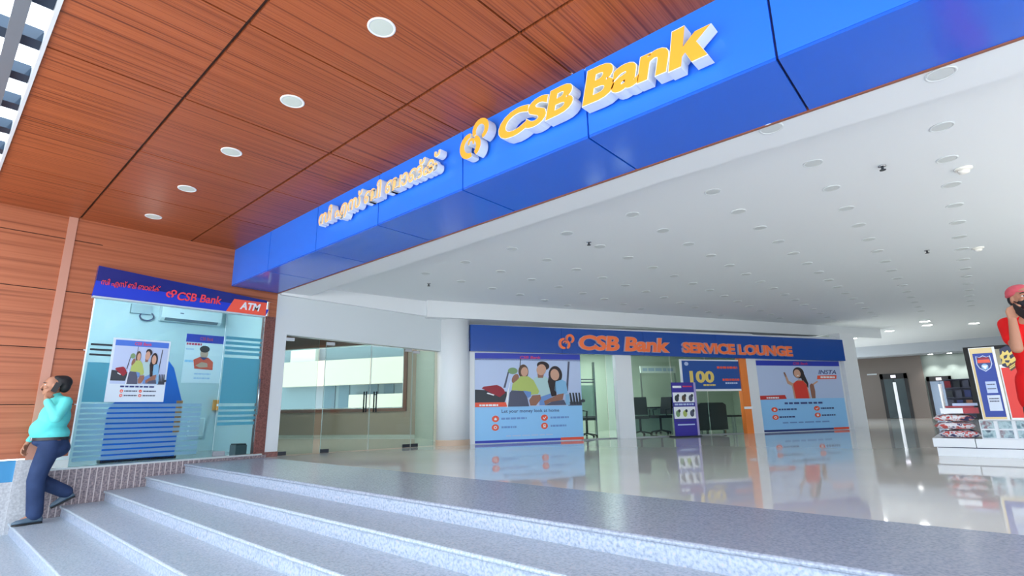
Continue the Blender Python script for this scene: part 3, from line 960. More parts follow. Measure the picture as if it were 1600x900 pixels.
# glass doors of the room
def door_leaf(s0, s1, label, hs, name='glass_door'):
    z1 = 2.13 - (s0 + s1) / 2 * 0.042 - 0.02
    t = thing(name, label, 'glass door' if hs is not None else 'glass panel', DW.P((s0 + s1) / 2, 0.01, -0.1))
    b = B(); DW.box(b, s0, s1, 0.012, z1, -0.106, -0.094, DGLASS); obj('pane', b, t)
    b = B(); DW.box(b, s0 - 0.004, s0 + 0.004, 0.012, z1, -0.108, -0.092, mat('glass edge', (150, 176, 176), 0.2)); obj('edge', b, t)
    e = s1 if hs is not None and hs < (s0 + s1) / 2 else s0
    b = B(); DW.box(b, e if e == s0 else e - 0.16, e + 0.16 if e == s0 else e, 0.005, 0.07, -0.115, -0.085, DARKM); obj('bottom_patch', b, t)
    b = B(); DW.box(b, e if e == s0 else e - 0.16, e + 0.16 if e == s0 else e, z1 - 0.06, z1, -0.115, -0.085, STEEL); obj('top_patch', b, t)
    if hs is not None:
        b = B()
        for d in (-0.04, -0.16):
            b.tube([DW.P(hs, 0.72, d), DW.P(hs, 1.12, d)], 0.014, DARKM, 10)
        for z in (0.78, 1.06): b.tube([DW.P(hs, z, -0.16), DW.P(hs, z, -0.04)], 0.008, DARKM, 8)
        obj('handle', b, t, True)
door_leaf(0.18, 0.80, 'narrow fixed glass panel beside the white pier', None, 'glass_panel')
sA, sB_, sC = DW.st(500, 700, -0.1)[0], DW.st(574, 698, -0.1)[0], DW.st(640, 694, -0.1)[0]
door_leaf(sA, sB_ - 0.01, 'wide glass door leaf next to the fixed panel, with dark bar handle', sB_ - 0.09)
door_leaf(sB_ + 0.01, sC, 'wide glass door leaf beside the round column, with dark bar handle', sB_ + 0.12)
door_leaf(sC + 0.02, 3.3, 'narrow fixed glass panel beside the round white column', None, 'glass_panel')

# ------------------------------------------------------------------ service lounge front
def fx(px, py, d=0.0): return FA.st(px, py, d)
LW = 2.62
# sign band
D = 0.14
q = [fx(735, 507, D), fx(1316, 531, D), fx(1320, 564, D), fx(735, 548, D)]
ls = thing('lounge_sign', 'dark blue sign board with orange raised letters over the service lounge front', 'sign', FA.P(5, 2.0, 0))
LBLUE = mat('lounge sign blue', (18, 72, 158), 0.22)
zt = lambda s: q[0][1] + (q[1][1] - q[0][1]) * (s - q[0][0]) / (q[1][0] - q[0][0])
zb = lambda s: q[3][1] + (q[2][1] - q[3][1]) * (s - q[3][0]) / (q[2][0] - q[3][0])
ss = [q[0][0] + (q[1][0] - q[0][0]) * k / 5 for k in range(6)]
for k in range(5):
    a0, a1 = ss[k] + 0.003, ss[k + 1] - 0.003
    b = B(); FA.slab(b, [(a0, zb(a0)), (a1, zb(a1)), (a1, zt(a1)), (a0, zt(a0))], 0.0, D, LBLUE); obj('panel', b, ls)
LORG = mat('lounge orange letters', (244, 116, 62), 0.4)
LPAL = mat('lounge letter side', (190, 176, 196), 0.45)
def ltext(s, xa, ya, xb, yb, xt, yt, shear, bold, face, side):
    a, c, e = fx(xa, ya, D), fx(xb, yb, D), fx(xt, yt, D)
    sl = (c[1] - a[1]) / (c[0] - a[0])
    h = e[1] - (a[1] + sl * (e[0] - a[0]))
    for lb in fit_text(FA, s, a[0], c[0], a[1], a[1] + h, D, D + 0.06, face, side, shear, bold, 0.012, 0.95, slope=sl, split=True, res=3):
        obj('letter', lb, ls)
ltext('CSB Bank', 903, 547.5, 1046, 552, 903, 523, 0.12, 0.04, LORG, LPAL)
ltext('SERVICE LOUNGE', 1065, 552, 1237, 557.5, 1066, 534.5, 0.0, 0.045, LORG, LPAL)
c = fx(884, 535, D)
logo(FA, c[0], c[1], 0.42, D, D + 0.06, LORG, LPAL, ls)

# piers of the lounge front
def pier(name, x0t, x1t, yt, x0b, x1b, yb, d0, d1, m, ztop=None):
    a0, a1, c0, c1 = fx(x0t, yt, d1), fx(x1t, yt, d1), fx(x0b, yb, d1), fx(x1b, yb, d1)
    b = B(); FA.box(b, (a0[0] + c0[0]) / 2, (a1[0] + c1[0]) / 2, 0.0, ztop or 2.2, d0, d1, m)
    return struct(name, b), ((a0[0] + c0[0]) / 2, (a1[0] + c1[0]) / 2)
pier('column_2', 1316, 1334, 533, 1333, 1359, 672, -0.25, 0.1, WHITE, 2.72)
pier('column_3', 964, 989, 556, 966, 991, 688, -0.1, 0.06, WHITE)
_, o_ = pier('column_4', 1158, 1166, 566, 1166, 1180, 682, -0.1, 0.04, mat('orange pier', (238, 132, 58), 0.4))
pier('column_5', 1166, 1180, 566, 1180, 1196, 682, -0.1, 0.05, WHITE)
sP1 = fx(909, 690, 0)[0]
sP2 = fx(1196, 681, 0)[0]; sE = fx(1330, 672, 0)[0]
b = B(); FA.box(b, -0.1, sP1, 0.0, 2.62, -0.3, 0.0, WHITE); FA.box(b, -0.1, 0.09, 0.0, 2.0, 0.0, 0.02, WHITE); struct('wall_lounge_front', b)
b = B(); FA.box(b, sP2 - 0.02, sE, 0.0, 2.6, -0.3, 0.0, WHITE); struct('wall_lounge_end', b)
b = B(); FA.box(b, sP1, sP2 - 0.02, 2.04, 2.62, -0.12, 0.0, WHITE); struct('lintel', b)
b = B(); FA.box(b, o_[0] - 0.02, o_[1] + 0.02, 0.62, 0.68, 0.04, 0.06, PWHITE); struct('trim_10', b)

# left poster panel
R = wall_rect(FA, 0.02, [(742, 549), (908, 556), (910, 690), (742, 694)]); R = (R[0], R[1], 0.012, R[3])
po = thing('lounge_poster', 'large poster of three people sitting together beside luggage on the lounge front', 'poster', FA.P((R[0] + R[1]) / 2, 0.012, 0))
b = B(); FA.box(b, R[0], R[1], R[2], R[3], 0.001, 0.02, PSKY); obj('sheet', b, po)
a = Art(FA, R, (45, 70, 978, 868), 0.02)
b = B(); a.rect(b, 45, 70, 978, 135, 1, PBLUE); obj('header_strip', b, po)
obj('lettering', a.text('CSB Bank', 430, 92, 615, 118, 2, PINK, 0.15, 0.02), po)
family_photo(Art(FA, R, (45, 70, 978, 868), 0.02), po)
b = B(); a.poly(b, [(45, 515), (300, 515), (312, 555), (45, 555)], 5, PRED); obj('ribbon', b, po)
b = B(); a.words(b, 80, 240, 540, 16, 6, PWHITE, 3); obj('ribbon_print', b, po)
obj('caption', a.text('Let your money look at home', 265, 580, 765, 618, 1, PNAVY, 0, 0.012), po)
b = B()
for i, (x, y, w) in enumerate(((262, 660, 215), (262, 735, 130), (685, 660, 165), (685, 735, 140))): b = B(); a.words(b, x, x + w, y, 17, 1, JEAN, i + 11); obj('caption', b, po)
b = B(); a.words(b, 300, 700, 812, 10, 1, PLIL, 21); obj('caption', b, po)
for i, (x, y) in enumerate(((213, 660), (211, 735), (632, 660), (630, 733))): icon(a, x, y, 30, po, i)
b = B(); a.rect(b, 45, 845, 770, 866, 1, PBLUE); a.rect(b, 770, 842, 978, 866, 2, PRED); obj('footer_strip', b, po)

# right poster panel
R = wall_rect(FA, 0.02, [(1179, 562), (1311, 566), (1327, 675), (1196, 681)]); R = (R[0], R[1], 0.012, R[3])
po = thing('lounge_poster', 'large poster of a woman in a red top with raised hands on the lounge front', 'poster', FA.P((R[0] + R[1]) / 2, 0.012, 0))
b = B(); FA.box(b, R[0], R[1], R[2], R[3], 0.001, 0.02, PSKY); obj('sheet', b, po)
# drawing coordinates: the print straightened, 0..1000 across, 0..1000 down
a = Art(FA, R, (0, 0, 1000, 1000), 0.02)
b = B(); a.rect(b, 0, 0, 1000, 72, 1, PBLUE); obj('header_strip', b, po)
obj('lettering', a.text('CSB Bank', 430, 20, 610, 54, 2, PINK, 0.15, 0.02), po)
b = B()
a.rect(b, 0, 72, 1000, 545, 1, PLIL)
a.ell(b, 480, 175, 66, 82, 2, HAIR)
a.poly(b, [(500, 130), (548, 200), (580, 330), (572, 395), (520, 330), (500, 240)], 3, HAIR)
a.poly(b, [(430, 300), (470, 270), (520, 280), (560, 340), (585, 545), (390, 545), (380, 340)], 3, SKIN)
a.poly(b, [(395, 340), (440, 292), (520, 292), (556, 350), (566, 545), (408, 545)], 4, REDTOP)
a.ell(b, 462, 185, 40, 60, 5, SKIN)
a.poly(b, [(448, 210), (482, 206), (466, 224)], 6, PWHITE)
a.poly(b, [(310, 210), (330, 205), (350, 290), (400, 330), (390, 372), (330, 330)], 5, SKIN)
a.poly(b, [(300, 170), (318, 168), (334, 230), (314, 236)], 5, SKIN2)
a.poly(b, [(690, 290), (700, 306), (640, 352), (622, 340)], 5, SKIN)
a.poly(b, [(640, 340), (610, 330), (590, 360), (596, 545), (640, 545), (648, 440)], 5, SKIN2)
obj('printed_photo', b, po)
obj('heading', a.text('INSTA', 722, 130, 945, 192, 2, PNAVY, 0.25, 0.02), po)
b = B(); a.poly(b, [(705, 212), (945, 205), (935, 262), (695, 268)], 2, PRED); obj('heading_ribbon', b, po)
b = B(); a.words(b, 740, 920, 238, 26, 3, PWHITE, 5); obj('heading_print', b, po)
b = B(); a.poly(b, [(0, 500), (285, 492), (300, 548), (0, 556)], 3, mat('print deep red', (202, 54, 48), 0.4)); obj('ribbon', b, po)
b = B(); a.words(b, 70, 215, 530, 22, 4, PWHITE, 3); obj('ribbon_print', b, po)
b = B()
a.words(b, 270, 730, 610, 26, 1, PNAVY, 31); obj('caption', b, po)
for i, (x, y, w) in enumerate(((190, 695, 210), (190, 800, 180), (690, 690, 160), (690, 790, 170))): b = B(); a.words(b, x, x + w, y, 22, 1, PNAVY, i + 41); obj('caption', b, po)
b = B(); a.words(b, 220, 780, 880, 18, 1, JEAN, 51); obj('caption', b, po)
for i, (x, y) in enumerate(((145, 695), (145, 802), (640, 690), (640, 785))): icon(a, x, y, 36, po, i)
b = B(); a.rect(b, 0, 972, 810, 998, 1, PNAVY); a.rect(b, 810, 968, 1000, 998, 2, PRED); obj('footer_strip', b, po)

# glazing between the piers
def pane(px0, px1, label, mt=LGLASS):
    s0, s1 = fx(px0, 686, 0)[0], fx(px1, 686, 0)[0]
    t = thing('lounge_glass', label, 'glass panel', FA.P((s0 + s1) / 2, 0.01, -0.05))
    b = B(); FA.box(b, s0, s1, 0.01, 2.03, -0.056, -0.044, mt); obj('pane', b, t)
    b = B(); FA.box(b, s0, s1, 0.0, 0.02, -0.065, -0.035, mat('channel grey', (140, 146, 150), 0.5)); obj('floor_channel', b, t)
    return t
pane(911, 954, 'clear glass panel between the family poster and the white pier')
pane(955, 966, 'narrow pale glass strip beside the white pier', DGLASS)
pane(992, 1058, 'clear glass panel between the white pier and the standing banner')
pane(1060, 1114, 'clear glass panel behind the standing banner and the blue anniversary board')
pane(1116, 1165, 'clear glass panel beside the orange pier')

# anniversary board on the glass
R = wall_rect(FA, 0.0, [(1062, 560), (1160, 564), (1166, 613), (1066, 609)])
po = thing('anniversary_board', 'dark blue board with gold 100 in a white frame on the lounge glass', 'board', FA.P((R[0] + R[1]) / 2, R[2], 0))
b = B(); FA.box(b, R[0], R[1], R[2], R[3], -0.04, -0.005, PWHITE); obj('frame', b, po)
a = Art(FA, R, (0, 0, 1000, 500), -0.004)
b = B(); a.rect(b, 25, 20, 975, 468, 1, mat('board blue', (36, 82, 156), 0.35)); obj('face', b, po)
GOLD = mat('print gold', (226, 200, 108), 0.35)
obj('lettering', a.text('100', 130, 180, 510, 370, 2, GOLD, 0, 0.045), po)
b = B(); a.words(b, 330, 520, 405, 28, 2, GOLD, 2); a.ell(b, 95, 70, 32, 30, 2, PLIL); obj('caption_lines', b, po)
b = B(); a.words(b, 570, 900, 125, 36, 2, PRED, 7); a.words(b, 640, 920, 320, 34, 2, PRED, 8); a.words(b, 680, 880, 375, 26, 2, PLIL, 9); obj('red_print', b, po)

# standing banner
sD = 0.45
R = wall_rect(FA, sD, [(1049, 598), (1083, 597), (1091, 683), (1056, 686)]); R = (R[0], R[1], 0.0, R[3])
po = thing('standing_banner', 'tall purple-blue standing banner with two rows of product pictures before the lounge glass', 'banner', FA.P((R[0] + R[1]) / 2, 0, sD))
BNV = mat('banner purple blue', (54, 46, 150), 0.4)
b = B(); FA.box(b, R[0], R[1], 0.02, R[3], sD - 0.02, sD, BNV); obj('panel', b, po)
b = B(); FA.box(b, R[1], R[1] + 0.06, 0.0, R[3], sD - 0.1, sD + 0.0, mat('banner side', (170, 160, 206), 0.4)); obj('side_profile', b, po)
b = B(); FA.box(b, R[0] - 0.03, R[1] + 0.06, 0.0, 0.03, sD - 0.22, sD + 0.06, DARKM); obj('foot', b, po)
a = Art(FA, R, (0, 0, 300, 600), sD)
b = B(); a.rect(b, 12, 38, 130, 62, 1, PWHITE); a.words(b, 150, 280, 46, 16, 1, PINK, 3); obj('heading', b, po)
for y0, y1 in ((112, 222), (270, 400)):
    b = B(); a.rect(b, 5, y0, 295, y1, 1, PWHITE)
    for k in range(3):
        cs = [COAL, HAIR2, SLATE] if y0 < 200 else [GREEN, LIME, SLATE]
        a.ell(b, 55 + 95 * k, (y0 + y1) / 2 + 10, 28, 36, 2, cs[k])
        a.ell(b, 75 + 95 * k, (y0 + y1) / 2 - 20, 16, 18, 3, COAL)
    obj('picture_row', b, po)
b = B(); a.words(b, 20, 280, 244, 20, 1, PLIL, 6); a.words(b, 20, 280, 424, 12, 1, PNAVY, 6); a.rect(b, 40, 458, 270, 472, 1, PLIL); obj('caption_lines', b, po)

# lounge interior
LWALL = mat('lounge wall', (214, 222, 212), 0.6)
b = B()
FA.box(b, -0.1, sE, 0.0, 2.7, -4.6, -4.5, LWALL); FA.box(b, -0.15, -0.05, 0, 2.7, -4.5, -0.3, LWALL); FA.box(b, sE - 0.05, sE + 0.05, 0, 2.7, -4.5, -0.25, LWALL)
struct('wall_lounge_back', b)
b = B(); FA.box(b, -0.1, sE, 2.5, 2.58, -4.5, -0.3, WHITE); struct('ceiling_lounge', b)
b = B(); FA.box(b, 1.8, 4.2, 0.5, 1.35, -2.25, -2.2, glass_mat('frosted partition', (196, 216, 214), frost=(188, 208, 206), frost_amount=0.6))
for z in (1.42, 1.5): FA.box(b, 1.8, 4.2, z, z + 0.03, -2.25, -2.2, SLATE)
FA.box(b, 1.8, 1.84, 0.0, 2.0, -2.27, -2.18, STEEL); FA.box(b, 4.16, 4.2, 0.0, 2.0, -2.27, -2.18, STEEL); FA.box(b, 1.8, 4.2, 0.44, 0.5, -2.26, -2.19, STEEL)
tag(obj('glass_partition', b), 'frosted glass partition inside the lounge behind the first glass panel', 'partition')
for k, (s, d) in enumerate(((2.6, -1.4), (5.2, -1.6), (5.2, -3.2))):  # panels added to brighten the lounge interior
    t = thing('ceiling_panel_light', ['square lit ceiling panel inside the lounge behind the first glass panel', 'square lit ceiling panel inside the lounge above the sofa', 'square lit ceiling panel deep inside the lounge'][k], 'ceiling light', FA.P(s, 2.48, d), 'lounge ceiling panels')
    b = B(); FA.box(b, s - 0.3, s + 0.3, 2.485, 2.5, d - 0.3, d + 0.3, WHITE); obj('frame', b, t)
    b = B(); FA.box(b, s - 0.28, s + 0.28, 2.478, 2.485, d - 0.28, d + 0.28, mat('lit panel', (245, 250, 245), 0.5, emit=17.0)); obj('diffuser', b, t)
# sofa
s0, s1 = fx(1088, 680, -0.6)[0], fx(1132, 680, -0.6)[0]
t = thing('sofa', 'dark charcoal sofa with high back behind the lounge glass', 'sofa', FA.P((s0 + s1) / 2, 0, -1.0))
SOFA = mat('charcoal leather', (44, 46, 56), 0.45)
b = B(); FA.box(b, s0 + 0.02, s1 - 0.02, 0.08, 0.4, -1.25, -0.62, SOFA); obj('seat', b, t)
b = B(); FA.slab(b, [(s0, 0.1), (s1, 0.1), (s1, 0.74), (s1 - 0.1, 0.8), (s0 + 0.1, 0.8), (s0, 0.74)], -0.6, -0.42, SOFA); obj('backrest', b, t)
for s in (s0, s1 - 0.14):
    b = B(); FA.box(b, s, s + 0.14, 0.08, 0.56, -1.25, -0.6, SOFA); obj('armrest', b, t)
for s in (s0 + 0.05, s1 - 0.1):
    for d in (-1.2, -0.5):
        b = B(); FA.box(b, s, s + 0.05, 0.0, 0.08, d, d + 0.05, STEEL); obj('leg', b, t)
# side table
s0, s1 = fx(1143, 684, -0.4)[0], fx(1166, 683, -0.4)[0]
t = thing('side_table', 'small dark topped table with pale legs beside the orange pier', 'table', FA.P((s0 + s1) / 2, 0, -0.5))
b = B(); FA.box(b, s0, s1, 0.42, 0.46, -0.75, -0.3, COAL); obj('table_top', b, t)
for s in (s0 + 0.02, s1 - 0.06):
    for d in (-0.73, -0.35):
        b = B(); FA.box(b, s, s + 0.035, 0.0, 0.42, d, d + 0.035, mat('pale leg', (190, 196, 196), 0.4)); obj('leg', b, t)
# waiting chairs and swivel chairs
SEATM = mat('black upholstery', (34, 36, 46), 0.5)
def swivel(px, py, d, label, ang):
    s = fx(px, py, d)[0]
    c = FA.P(s, 0, d)
    t = thing('swivel_chair', label, 'chair', c, 'lounge chairs')
    R3 = Matrix.Rotation(ang, 3, 'Z')
    def W(x, y, z): return c + R3 @ Vector((x, y, z))
    b = B(); b.prism([W(-.22, -.22, .42), W(.22, -.22, .42), W(.25, .2, .42), W(-.25, .2, .42)], (0, 0, .07), SEATM); obj('seat', b, t)
    b = B(); b.prism([W(-.22, .2, .52), W(.22, .2, .52), W(.2, .26, .98), W(-.2, .26, .98)], R3 @ Vector((0, .05, 0)), SEATM); obj('backrest', b, t)
    b = B(); b.tube([W(0, 0, .08), W(0, 0, .42)], 0.03, DARKM, 10); obj('column', b, t)
    for k in range(5):
        a_ = 2 * math.pi * k / 5
        b = B(); b.tube([W(0, 0, .1), W(.26 * math.cos(a_), .26 * math.sin(a_), .05)], .018, DARKM, 8); b.ellipsoid(W(.26 * math.cos(a_), .26 * math.sin(a_), .03), (.03, .03, .03), BLACK, n=10, k=6); obj('leg', b, t)
    for sx in (-.26, .26):
        b = B(); b.tube([W(sx * .8, 0, .43), W(sx, 0, .5), W(sx, -.02, .64), W(sx, .12, .66)], .014, DARKM, 8); obj('armrest', b, t)
swivel(918, 686, -0.9, 'black swivel chair behind the first glass panel beside the family poster', 2.2)
swivel(1002, 684, -0.9, 'black swivel chair just past the white pier behind the glass', 0.5)
swivel(1034, 682, -1.3, 'black swivel chair behind the glass next to the standing banner', -0.4)
# service counter
s0, s1 = fx(994, 680, -1.8)[0], fx(1062, 680, -1.8)[0]
t = thing('service_counter', 'grey green service counter behind the swivel chairs in the lounge', 'counter', FA.P((s0 + s1) / 2, 0, -2.3))
b = B(); FA.box(b, s0, s1, 0.0, 0.68, -2.5, -2.1, mat('counter green grey', (128, 150, 148), 0.4)); obj('body', b, t)
b = B(); FA.box(b, s0 - 0.04, s1 + 0.04, 0.68, 0.72, -2.55, -1.95, COAL); obj('worktop', b, t)
# frosted board with pale lettering inside
s0, t1 = fx(1000, 572, -2.9); s1, t0 = fx(1056, 583, -2.9)
b = B(); FA.box(b, s0, s1, t0, t1, -2.93, -2.9, PWHITE); FA.box(b, s0, s0 + 0.04, 0.0, t1, -2.95, -2.93, STEEL); FA.box(b, s1 - 0.04, s1, 0.0, t1, -2.95, -2.93, STEEL)
a = Art(FA, (s0, s1, t0, t1), (0, 0, 100, 20), -2.898); a.words(b, 6, 94, 10, 9, 1, PLIL, 17)
tag(obj('header_board', b), 'white header board on two posts inside the lounge above the counter', 'board')

# ------------------------------------------------------------------ mall ceiling lights (switched off), sprinklers, detectors
GLENS = mat('unlit grey lens', (200, 205, 206), 0.6)
WRING = mat('ceiling light ring', (212, 217, 220), 0.6)
k_ = (TRAY - EYE) / (3.25 - EYE)
proto = None
n_l = 0
for i in range(10):
    for j in range(15):
        x = (0.11 - 1.088 * i) * k_
        y = (6.06 + 0.908 * j) * k_
        # stay inside the tray
        q = TF.u.cross(Vector((0, 0, 1)))
        rel = Vector((x, y, 0)) - TF.o
        if rel.dot(TF.n) < 0.35 or x < -7.6:
            continue
        n_l += 1
        lab = 'flush round unlit downlight in the white mall ceiling, one of the even grid'
        if proto is None:
            proto = downlight((x, y, TRAY), 0.088, lab, 'unlit downlights in the mall ceiling', GLENS, WRING)
        else:
            dup(proto, (x, y, TRAY))
for k, (px, py) in enumerate(((1470, 115), (1205, 200))):
    p = cast_z(px, py, 2.88)
    dup(proto, (p.x, p.y, 2.88), ['flush round unlit downlight in the white strip beside the blue fascia, above the kiosk', 'flush round unlit downlight in the white strip beside the blue fascia, near the raised word'][k])
sp = None
SPL = ['small dark sprinkler in the mall ceiling above the kiosk end', 'small dark sprinkler in the mall ceiling towards the lift lobby', 'small dark sprinkler in the mall ceiling over the landing', 'small dark sprinkler in the mall ceiling near the round column']
for k, (px, py) in enumerate(((1378, 259), (1448, 391), (920, 378), (670, 443))):
    p = cast_z(px, py, TRAY)
    if sp is None:
        sp = thing('sprinkler', SPL[0], 'sprinkler', p, 'ceiling sprinklers')
        b = B(); b.lathe(p, [(0.035, 0), (0.035, -0.01), (0.02, -0.014)], STEEL, 16); obj('collar', b, sp, True)
        b = B(); b.tube([p + Vector((0, 0, -0.01)), p + Vector((0, 0, -0.045))], 0.012, DARKM, 8); b.lathe(p + Vector((0, 0, -0.05)), [(0.028, 0), (0.028, 0.006)], DARKM, 14); obj('head', b, sp)
    else:
        dup(sp, p, SPL[k])
for k, (px, py) in enumerate(((1505, 263), (1528, 387))):
    p = cast_z(px, py, TRAY)
    t = thing('smoke_detector', ['round white smoke detector on the mall ceiling, the larger looking one', 'round white smoke detector on the mall ceiling towards the lift lobby'][k], 'smoke detector', p, 'smoke detectors')
    b = B(); b.lathe(p, [(0.075, 0), (0.075, -0.015), (0.055, -0.02)], mat('detector white', (238, 236, 230), 0.4), 24); obj('base', b, t, True)
    b = B(); b.lathe(p + Vector((0, 0, -0.02)), [(0.05, 0), (0.046, -0.03), (0.02, -0.04)], MATS['detector white'], 24); obj('dome', b, t, True)
LIT = mat('lit downlight', (255, 255, 250), 0.5, emit=14.0)
LL = ['lit round downlight in the mall ceiling beside the corner of the white beam', 'lit round downlight in the mall ceiling, upper of a close pair', 'lit round downlight in the mall ceiling, lower of a close pair', 'lit round downlight in the mall ceiling near the blue kiosk panel']
for k, (px, py) in enumerate(((1390, 517), (1445, 502), (1449, 508), (1522, 505))):
    p = cast_z(px, py, TRAY)
    downlight(tuple(p), 0.15, LL[k], 'lit downlights in the mall ceiling', LIT, WRING)
for k, (px, py) in enumerate(((1297, 528.5), (1333, 529.5))):
    p = TF.P(0, 0, 0); p = cast(px, py, (0, 0, 2.72), (0, 0, 1))
    downlight((p.x, p.y, 2.735), 0.13, ['lit round downlight under the white beam over the lounge sign', 'lit round downlight under the white beam over the last white column'][k], 'lit downlights under the beam', LIT, WRING)

# ------------------------------------------------------------------ unseen far wall, added to keep sky out of the glass reflections
b = B(); b.box((9.5, 4.2, 0), (9.7, 34, 6.0), mat('mall far wall', (150, 150, 156), 0.6)); struct('wall_mall', b)
# ------------------------------------------------------------------ lift lobby at the far end
LY = 29.72
b = B(); b.box((-14, 26.66, 2.62), (9, 27.2, TRAY + 0.1), mat('lobby beam grey', (172, 178, 186), 0.6)); struct('beam_2', b)
b = B(); b.box((-14, 27.2, 2.75), (9, 33, 2.85), MATS['lobby beam grey']); struct('ceiling_lobby', b)
LBR = mat('lobby brown wall', (112, 102, 96), 0.35)
LGN = mat('lobby green grey wall', (138, 150, 146), 0.4)
b = B(); b.box((-14, LY, 0), (-1.9, LY + 0.2, 2.9), LBR); struct('wall_lobby', b)
b = B(); b.box((-1.9, LY + 0.12, 0), (9, LY + 0.3, 3.0), LGN); struct('wall_lobby_far', b)
STM = mat('polished lift steel', (92, 100, 110), 0.12, 1.0)
STB = mat('bright lift strip', (240, 240, 244), 0.35, 0.6)  # pale colour for the daylight reflected in the lift doors
def lift(x0, x1, y, z1, label):
    t = thing('lift', label, 'lift', ((x0 + x1) / 2, y, 0), 'lifts')
    w = x1 - x0
    b = B(); b.box((x0, y - 0.06, 0), (x0 + w * .12, y, z1), BLACK); b.box((x1 - w * .12, y - 0.06, 0), (x1, y, z1), BLACK); b.box((x0, y - 0.06, z1 * .88), (x1, y, z1), BLACK); obj('frame', b, t)
    m_ = (x0 + x1) / 2
    for a_, c_ in ((x0 + w * .12, m_ - .006), (m_ + .006, x1 - w * .12)):
        b = B(); b.box((a_, y - 0.03, 0.01), (c_, y - 0.01, z1 * .88), STM); obj('door_leaf', b, t)
    b = B(); b.prism([(m_ - .06, y - 0.035, 0.01), (m_, y - 0.05, 0.01), (m_ + .06, y - 0.035, 0.01), (m_ + .06, y - 0.03, 0.01), (m_ - .06, y - 0.03, 0.01)], (0, 0, z1 * .80), STB); obj('centre_strip', b, t)  # strip painted as a daylight reflection down the doors
    b = B(); b.box((m_ - .09, y - 0.066, z1 * .905), (m_ + .09, y - 0.06, z1 * .965), mat('lift display', (230, 226, 240), 0.4, emit=0.8)); obj('display', b, t)
    return t
lift(-3.52, -2.5, LY, 2.0, 'polished steel lift in a black frame on the brown lobby wall')
lift(-1.84, -0.98, LY + 0.12, 1.8, 'second polished steel lift beyond the brown lobby wall, partly behind the stacked bundles')
b = B(); b.box((-4.0, LY - 0.02, 1.98), (-3.62, LY, 2.04), mat('sign pale', (190, 196, 200), 0.4)); tag(obj('wall_sign', b), 'thin pale sign strip on the brown lobby wall beside the first lift', 'sign')
def spot(x, y, z, label, grp, e=60):
    downlight((x, y, z), 0.11, label, grp, LIT, WRING)
    l = bpy.data.lights.new('spot_light', 'SPOT'); l.energy = e; l.spot_size = 1.6; l.spot_blend = 0.6; l.shadow_soft_size = 0.08; l.color = (1, 0.98, 0.94)
    o = bpy.data.objects.new('spot_light', l); COL.objects.link(o); o.location = (x, y, z - 0.03)
spot(-1.5, 29.45, 2.75, 'lit downlight over the second lift', 'lobby downlights')
spot(-0.85, 29.45, 2.75, 'lit downlight over the far green grey wall beside the second lift', 'lobby downlights')
spot(-0.25, 29.45, 2.75, 'lit downlight over the far green grey wall beside the dark shop frame', 'lobby downlights')
spot(-2.6, 28.2, 2.75, 'lit downlight in the lobby ceiling before the first lift', 'lobby downlights', 25)
# shop front frame with a pale poster past the lifts
SF = 24.0
p0, p1 = cast(1507, 558, (0, SF, 0), (0, 1, 0)), cast(1519, 558, (0, SF, 0), (0, 1, 0))
t = thing('shop_frame', 'dark upright shop front frame with an orange poster, just behind the blue kiosk panel', 'shop front', ((p0.x + p1.x) / 2, SF, 0))
b = B(); b.box((p0.x, SF - 0.08, 0), (p0.x + 0.14, SF, 2.4), BLACK); b.box((p0.x, SF - 0.08, 2.4), (p0.x + 1.5, SF, 2.52), BLACK); b.box((p0.x + 1.36, SF - 0.08, 0), (p0.x + 1.5, SF, 2.4), BLACK); obj('frame', b, t)
b = B(); b.box((p0.x + 0.14, SF - 0.05, 0.3), (p0.x + 1.36, SF - 0.03, 2.4), mat('shop pale poster', (206, 198, 176), 0.4)); obj('poster', b, t)
b = B(); b.box((p0.x + 0.2, SF - 0.056, 0.5), (p0.x + 0.7, SF - 0.05, 1.3), mat('shop orange print', (226, 150, 96), 0.4)); obj('orange_print', b, t)
q0 = cast(1478, 618, (0, 29.2, 0), (0, 1, 0)); q1 = cast(1502, 600, (0, 29.2, 0), (0, 1, 0))
t = thing('magazine_shelf', 'dark shelf of small colourful packs far behind the stacked bundles', 'shelf', ((q0.x + q1.x) / 2, 29.4, 0))
b = B(); b.box((q0.x, 29.4, 0), (q1.x + .6, 29.43, 1.6), SLATE)
for z in (0.05, .45, .85, 1.25, 1.6): b.box((q0.x, 29.4 - .3, z), (q1.x + .6, 29.4, z + .03), SLATE)
obj('rack', b, t)
for k in range(12):
    b = B(); x = q0.x + 0.03 + (k % 4) * (q1.x + .6 - q0.x) / 4; z = .48 + .4 * (k // 4)
    b.box((x, 29.2, z), (x + .2, 29.32, z + .28), [SLATE, PNAVY, SKIN2, PRED2, COAL][k % 5]); obj('pack', b, t)

# ------------------------------------------------------------------ kiosk
KY = 9.4
KF = Frame((0, KY, 0), (1, 0, 0))
kp = thing('display_platform', 'low white two-layer display platform carrying stacked bundles and tall panels', 'platform', (0.5, KY + .5, 0))
KW = mat('kiosk white', (226, 230, 234), 0.35)
b = B(); b.box((-0.61, KY + 0.02, 0.0), (1.6, KY + 1.1, 0.105), KW); obj('lower_layer', b, kp)
b = B(); b.box((-0.64, KY, 0.118), (-0.2, KY + 1.12, 0.23), KW); b.box((-0.192, KY, 0.118), (1.62, KY + 1.12, 0.23), KW); obj('upper_layer', b, kp)
b = B(); b.box((-0.6, KY + 0.03, 0.105), (1.58, KY + 1.08, 0.118), SLATE); obj('joint', b, kp)
